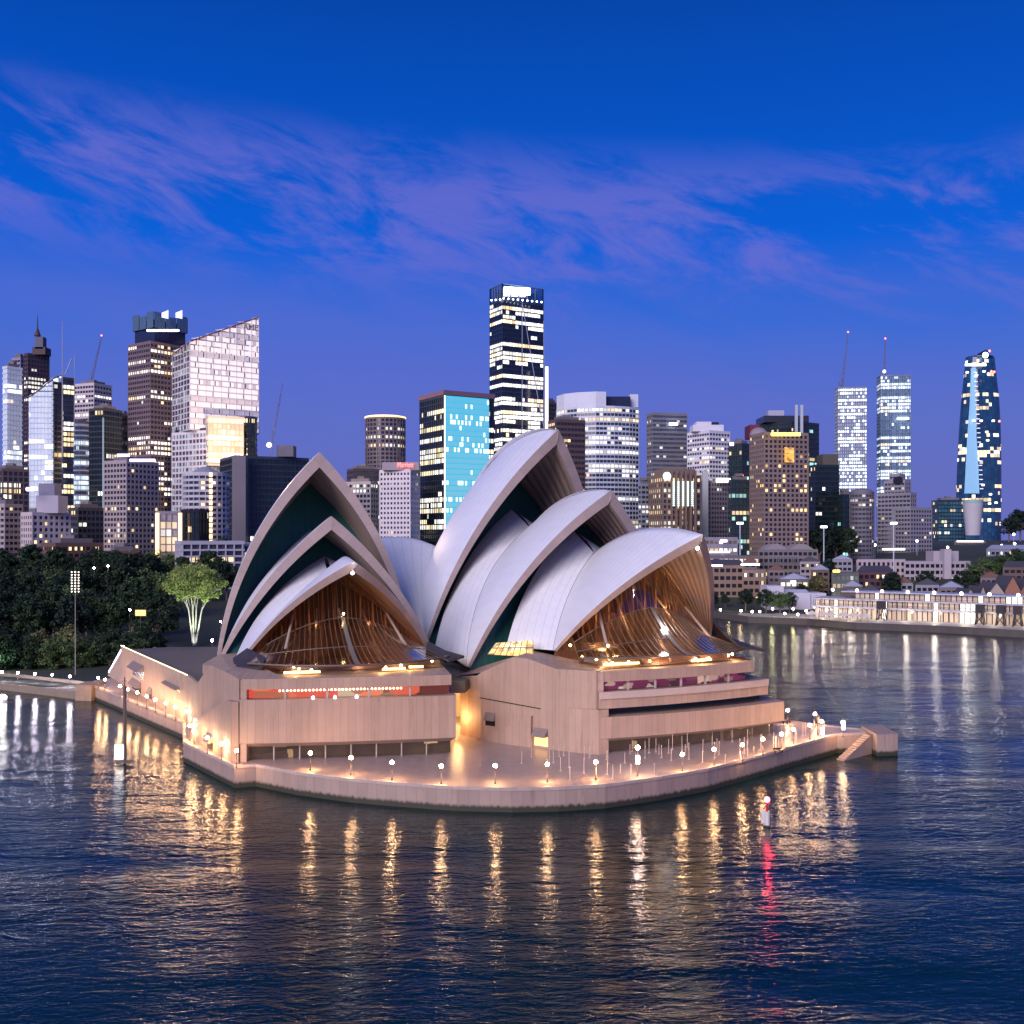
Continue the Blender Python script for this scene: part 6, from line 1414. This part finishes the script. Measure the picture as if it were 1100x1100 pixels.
# ================================================================== lamps
globe = mat('globe_glow', (1, .9, .85), em=(1, .66, .36), es=110)
globew = mat('globe_glow_white', (1, .95, 1), em=(.98, .84, .95), es=110)
postm = mat('lamp_post_metal', (.10, .08, .075), .5, .4)
def make_lamp(gm_, h_=2.7, r=.30):
    T = thing('globe_lamp', 'x', 'street lamp', (0, 0, 0))
    if gm_ in (globe, globew): ll = bpy.data.lights.new('post_fill_light', 'POINT'); ll.energy = 620 if gm_ is globe else 420; ll.color = (1, .50, .20) if gm_ is globe else (.9, .8, 1); ll.shadow_soft_size = .2; lo = link('post_fill_light', ll, T, (0, 0, 1.25))  # fill light added halfway up the post to brighten the ground around it
    q = MB(); q.tube((0, 0, 0), (0, 0, .25), .16, .13, 8); q.tube((0, 0, .25), (0, 0, h_-r), .065, .055, 8); q.obj('post', postm, T)
    q = MB(); q.sphere((0, 0, h_), r, 8, 6); q.obj('globe', gm_, T); q = MB(); q.tube((0, 0, h_-r-.03), (0, 0, h_-r*.7), .16, .18, 8); q.obj('collar', postm, T); return T
def lamp_at(proto, px, py, z, label, group, first):
    x, y = at_z(px, py, z+2.7)
    if first: proto.location = (x, y, z); proto['label'] = label; proto['group'] = group; return proto
    return dup(proto, (x, y, z), None, None, label, group)
ordn = ['first', 'second', 'third', 'fourth', 'fifth', 'sixth', 'seventh', 'eighth', 'ninth', 'tenth', 'eleventh', 'twelfth', 'thirteenth', 'fourteenth', 'fifteenth', 'sixteenth', 'seventeenth', 'eighteenth', 'nineteenth', 'twentieth']
LP = make_lamp(globe); first = True
for k, (px, py) in enumerate([(105.6, 728), (113, 730), (129, 737), (137.6, 740.5), (147.5, 744), (157.6, 748), (167, 751.5), (178, 755.5), (188.7, 759.5), (200.5, 764), (213, 769), (209.5, 774), (204, 779.6), (208.5, 786), (222.7, 792.7), (238, 799), (254, 806.5)]):
    lamp_at(LP, px, py, DZ, 'globe lamp on the east walkway, %s counted from the far end' % ordn[k], 'globe lamps round the broadwalk', first); first = False
for k, (px, py) in enumerate([(333.4, 809), (377, 814), (421, 819), (474, 823), (532, 822.5), (588, 821), (640, 818.5), (685, 815), (733, 810.5), (767, 805), (797.5, 800), (819.5, 794), (839.6, 788.6), (852.5, 783.6), (870, 779)]):
    lamp_at(LP, px, py, DZ, 'globe lamp along the curved front edge, %s from the left' % ordn[k], 'globe lamps round the broadwalk', False)
for k, (px, py) in enumerate([(846, 763), (875.5, 767), (882.5, 775), (905.5, 776)]):
    lamp_at(LP, px, py, DZ, 'globe lamp on the west tip of the broadwalk, %s from the left' % ordn[k], 'globe lamps round the broadwalk', False)
LPw = make_lamp(globew); first = True
for k, (px, py) in enumerate([(2, 722), (19, 722.6), (37.5, 724), (56, 725), (75, 726.5)]):
    x, y = at_z(px, py, 4.6); 
    if first: LPw.location = (x, y, 1.9); LPw['label'] = 'violet-white lamp on the garden seawall, leftmost of five'; LPw['group'] = 'lamps on the garden seawall'; first = False
    else: dup(LPw, (x, y, 1.9), None, None, 'violet-white lamp on the garden seawall, %s of five from the left' % ordn[k], 'lamps on the garden seawall')
# garden path lamps
for k, (px, py, Yd, sc_, lab) in enumerate([(101, 610, 398, 1.3, 'violet lamp high in the garden wood'), (116, 608, 398, 1.0, 'small violet lamp beside the brighter one in the wood'), (139.5, 655, 316, 1.0, 'white lamp by the yellow path sign'), (228, 688, 300, 1.2, 'violet lamp just left of the east hall shells'), (237, 668, 330, .9, 'white lamp right of the uplit tree')]):
    x, y, z = ws(px, Yd, py); L1 = dup(LPw, (x, y, z-2.7*sc_), None, (sc_,)*3, lab, 'garden path lamps')
# far-quay lamps
rq = random.Random(3)
LPf = make_lamp(mat('quay_globe', (1, .9, .7), em=(1, .82, .60), es=30), 4.0, .5); LPf['label'] = 'x'
first = True; fq = [(765, 660.5), (774, 655), (796, 656), (808, 657), (816, 657), (830, 654), (833, 646), (843, 659), (852, 654), (857, 660), (866, 656), (875, 652), (888, 655), (900, 652)]
for k, (px, py) in enumerate(fq):
    x, y = at_z(px, py, 7.0); y = min(y, 520); x = (px-550)/F*y
    lab = 'warm globe lamp on the far quay, %s from the left' % ordn[k]
    if first: LPf.location = (x, y, 3); LPf['label'] = lab; LPf['group'] = 'lamps on the far quay'; first = False
    else: dup(LPf, (x, y, 3), None, None, lab, 'lamps on the far quay')
for k, (px, col) in enumerate([(829, (.9, 1, .3)), (852, (1, .95, .3)), (870, (1, .55, .8)), (783, (1, .75, .4)), (795, (1, .7, .4))]):
    p = ws(px, 478 if px > 810 else 508); wlight('quay_edge_light', (p[0], p[1], 6.0), 260, col, .5)
# tall floodlight masts on the far shore
fm0 = None
for k, (px, y0, y1, lab) in enumerate([(885, 566, 600, 'tall floodlight mast in front of the near-black office'), (960, 562, 602, 'tall floodlight mast in front of the grey stepped tower'), (795, 562, 592, 'tall floodlight mast left of the brown hotel')]):
    Yd = 640; c = ws(px, Yd); zb_ = hgt(*c); T = thing('floodlight_mast', lab, 'floodlight', (c[0], c[1], zb_), 'tall floodlight masts'); q = MB(); zt_ = zof(y0, Yd)-zb_; q.tube((0, 0, 0), (0, 0, zt_), .5, .35, 8); q.obj('post', wl('mastw', (.45, .5, .6)), T)
    q = MB(); q.tube((-2.0, 0, zt_), (2.0, 0, zt_), .6, n=8); q.obj('lamp_head', whl, T)
for k, (px, py, lab) in enumerate([(932, 584.5, 'white street light on the ridge left of the grey tower'), (940, 585.5, 'second white street light on the ridge'), (985, 581, 'white street light below the stepped tower'), (1018, 588, 'white light on the square tower roof'), (1076, 586, 'white street light on the hilltop, left'), (1090, 584, 'lower white street light on the right hilltop'), (1089, 574, 'upper white street light on the right hilltop')]):
    Yd = 760; c = Vector(ws(px, Yd, py)); T = thing('street_light', lab, 'street light', (c.x, c.y, c.z-8)); q = MB(); q.tube((0, 0, -6), (0, 0, 8), .2, .15, 6); q.obj('post', wl('mastw', (.45, .5, .6)), T); q = MB(); q.sphere((0, 0, 8), 1.0, 8, 5); q.obj('lamp_head', whl, T)
# bollard poles and barrier posts on the west broadwalk
pole_m = mat('pale_pole', (.62, .50, .42), .5); P0 = thing('slim_pole', 'slender pale pole standing on the broadwalk before the west hall', 'pole', (0, 0, DZ), 'slender poles on the broadwalk')
q = MB(); q.tube((0, 0, 0), (0, 0, .08), .22, .22, 8); q.tube((0, 0, .08), (0, 0, 2.3), .055, .05, 6); q.tube((0, 0, 2.3), (0, 0, 2.42), .08, .04, 6); P0.empty_display_size = .1; q.obj('pole', pole_m, P0)
rp = random.Random(21); first = True
for k in range(84):
    px = 556+rp.random()**.85*330; f = rp.random()
    ye = 847-(max(0, px-600)/300)**2*52; yb = 812-(px-600)*.115 if px > 640 else 806+(640-px)*.02
    py = yb+3+(ye-7-yb-3)*f; x, y = at_z(px, py, DZ); s_ = rp.uniform(.6, 1.15)
    if first: P0.location = (x, y, DZ); P0.scale = (1, 1, s_); first = False
    else: dup(P0, (x, y, DZ), None, (1, 1, s_))
# benches
bm = mat('bench_metal', (.05, .045, .045), .5, .3)
for k, (px, py, lab) in enumerate([(836, 809, 'dark bench on the lamplit west broadwalk near the edge'), (845, 777, 'dark bench by the far corner lamp')]):
    x, y = at_z(px, py, DZ); T = thing('bench', lab, 'bench', (x, y, DZ)); T.rotation_euler = (0, 0, .4); q = MB(); q.box(-.9, .9, -.22, .22, .42, .48); q.obj('seat', bm, T)
    for sx_ in (-.75, .75): q = MB(); q.box(sx_-.05, sx_+.05, -.2, .2, 0, .42); q.obj('leg', bm, T)
    q = MB(); q.box(-.9, .9, .2, .25, .55, .9); q.obj('backrest', bm, T)
# tall lit pylon signs
whp = mat('pylon_glow', (1, 1, 1), em=(.95, .95, 1), es=9)
for k, (px, py0, py1, pyb, lab) in enumerate([(685, 803, 816, 831, 'double-headed bright lamp pylon on the front edge'), (883, 776, 787, 790, 'bright white pylon lamp on the west tip beside a dark post'), (905.5, 770, 780, 788, 'bright pylon lamp nearest the mooring block')]):
    x, y = at_z(px, pyb, DZ); z0_ = zof(py1, y); z1_ = zof(py0, y); T = thing('lamp_pylon', lab, 'lamp', (x, y, DZ), 'lamp pylons'); q = MB(); q.tube((0, 0, 0), (0, 0, z1_-DZ), .10, .08, 8); q.obj('post', postm, T)
    q = MB(); q.box(-.28, .28, -.34, -.12, z0_-DZ-.6, z0_-DZ+1.0 if k else z1_-DZ-1.2); q.obj('light_box', whp, T)
    if k == 0: q = MB(); q.sphere((0, 0, z1_-DZ), .33, 8, 6); q.obj('globe', globew, T)
q = MB(); x, y = at_z(878.6, 790, DZ); T = thing('dark_post', 'tall dark post beside the bright pylon on the west tip', 'post', (x, y, DZ)); q.tube((0, 0, 0), (0, 0, 3.9), .16, .14, 8); q.obj('post', postm, T)
q = MB(); q.box(-.3, .3, -.05, .05, 3.0, 3.6); q.obj('plate', postm, T)
tentm = mat('tent_canvas', (.75, .70, .62), .6)
for k, (px, py) in enumerate([(872, 661), (884, 657), (893, 662), (906, 658), (917, 663), (929, 659)]):
    x, y = ws(px, 462-k*3); T = thing('cafe_tent', 'small pale peaked tent on the far quay, %s of six from the left' % ordn[k], 'tent', (x, y, 3.05), 'small tents on the far quay'); q = MB(); w_ = 2.4
    for a, b2 in (((-w_, -w_), (w_, -w_)), ((w_, -w_), (w_, w_)), ((w_, w_), (-w_, w_)), ((-w_, w_), (-w_, -w_))): q.face([(*a, 2.6), (*b2, 2.6), (0, 0, 4.4)])
    q.obj('canopy', tentm, T)
    for sx in (-1, 1):
        for sy in (-1, 1): q = MB(); q.tube((sx*2.3, sy*2.3, 0), (sx*2.3, sy*2.3, 2.6), .06, n=5); q.obj('leg', postm, T)
    ll = bpy.data.lights.new('tent_light', 'POINT'); ll.energy = 160; ll.color = (1, .75, .5); ll.shadow_soft_size = .15; link('tent_light', ll, T, (0, 0, 2.2))
# ================================================================== things in the water
x, y = at_z(824, 888, 0); T = thing('channel_marker', 'red and white channel marker with a glowing red lamp', 'channel marker', (x, y, 0))
rp_ = mat('marker_red', (.55, .02, .03), .5); wp_ = mat('marker_white', (.75, .72, .72), .5)
q = MB(); q.tube((0, 0, -2), (0, 0, 3.5), .15, .13, 10); q.obj('pile', rp_, T); q = MB(); q.tube((0, 0, .25), (0, 0, 2.1), .34, .34, 14); q.obj('collar', wp_, T)
q = MB(); q.box(-.85, -.35, -.3, -.24, .6, 2.4); q.obj('board', wp_, T)
cu = [(-.72, 1.9, -.48), (-.72, 1.5, -.48), (-.72, 1.1, -.48)]
q = MB(); q.tube((0, 0, -.6), (0, 0, .2), .7, .5, 12); q.obj('base', mat('marker_dark', (.03, .02, .02)), T)
q = MB(); q.tube((0, 0, 3.2), (0, 0, 3.35), .4, .4, 12); q.tube((-.3, 0, 2.6), (.3, 0, 2.6), .05, n=5); q.obj('platform', rp_, T)
q = MB(); q.sphere((0, 0, 3.75), .33, 10, 6); q.obj('lantern', mat('marker_lamp', (1, .1, .1), em=(1, .04, .06), es=140), T)
x, y = at_z(134, 820, 0); T = thing('marker_pile', 'tall dark pile in the water carrying a glowing white box', 'marker pile', (x, y, 0)); hp = zof(737, y)
q = MB(); q.tube((0, 0, -3), (0, 0, hp), .34, .28, 12); q.tube((0, 0, hp), (0, 0, hp+1.6), .1, .1, 6); q.tube((-.5, 0, hp+.9), (.4, 0, hp+.9), .06, n=5); q.obj('pile', mat('timber_pile', (.12, .10, .11), .8), T)
q = MB(); q.box(-1.45, -.1, -.8, -.42, .9, 3.4); q.obj('light_box', mat('box_glow', (1, 1, .95), em=(1, .96, .9), es=2.6), T)
q = MB(); q.box(-1.2, 1.2, -.9, .9, .25, .45); q.box(.2, 1.9, -.15, .15, .3, .42); q.obj('landing', mat('timber_pile', (.12, .10, .11)), T)
x, y = at_z(5, 749, 1.2); T = thing('moored_light', 'low white light floating off the garden seawall', 'buoy', (x, y, 0)); q = MB(); q.tube((0, 0, -.3), (0, 0, .8), .8, .5, 12); q.obj('float', wp_, T); q = MB(); q.sphere((0, 0, 1.2), .5, 8, 6); q.obj('lamp', mat('buoy_lamp', (1, .9, .8), em=(1, .85, .70), es=25), T)
# sports floodlight column on the garden edge
x, y = ws(81, 283); T = thing('floodlight_column', 'tall thin column with a grid of small lamps before the garden trees', 'floodlight', (x, y, 2)); zt_ = zof(636, 283)-2; q = MB(); q.tube((0, 0, 0), (0, 0, zt_), .18, .12, 8); q.tube((0, 0, zt_), (0, 0, zof(613, 283)-2), .06, n=5)
for k in range(8): zz = zof(614+k*3, 283)-2; q.tube((-1.1, 0, zz), (1.1, 0, zz), .05, n=4)
q.obj('post', mat('column_metal', (.25, .22, .22), .6), T)
hm = mat('lamp_grid_glow', (1, .95, .8), em=(1, .90, .78), es=2.5, samp=False)
lmb = MB(); lmb.sphere((0, 0, 0), .21, 6, 4); lme = lmb.mesh('lamp', hm)
for k in range(8):
    for j in range(3): link('lamp', lme, T, ((j-1)*.95, -.15, zof(614.5+k*3, 283)-2))
# yellow path sign
c = Vector(ws(151, 316, 658)); T = thing('path_sign', 'small glowing yellow path sign in the dark garden', 'sign', (c.x, c.y, c.z-3)); q = MB(); q.tube((0, 0, -2), (0, 0, 2), .1, n=6); q.obj('post', postm, T); q = MB(); q.box(-1.6, 1.6, -.1, .1, 2, 3.8); q.obj('panel', mat('yellow_panel', (.9, .6, .2), em=(1, .62, .22), es=1.0, samp=False), T)
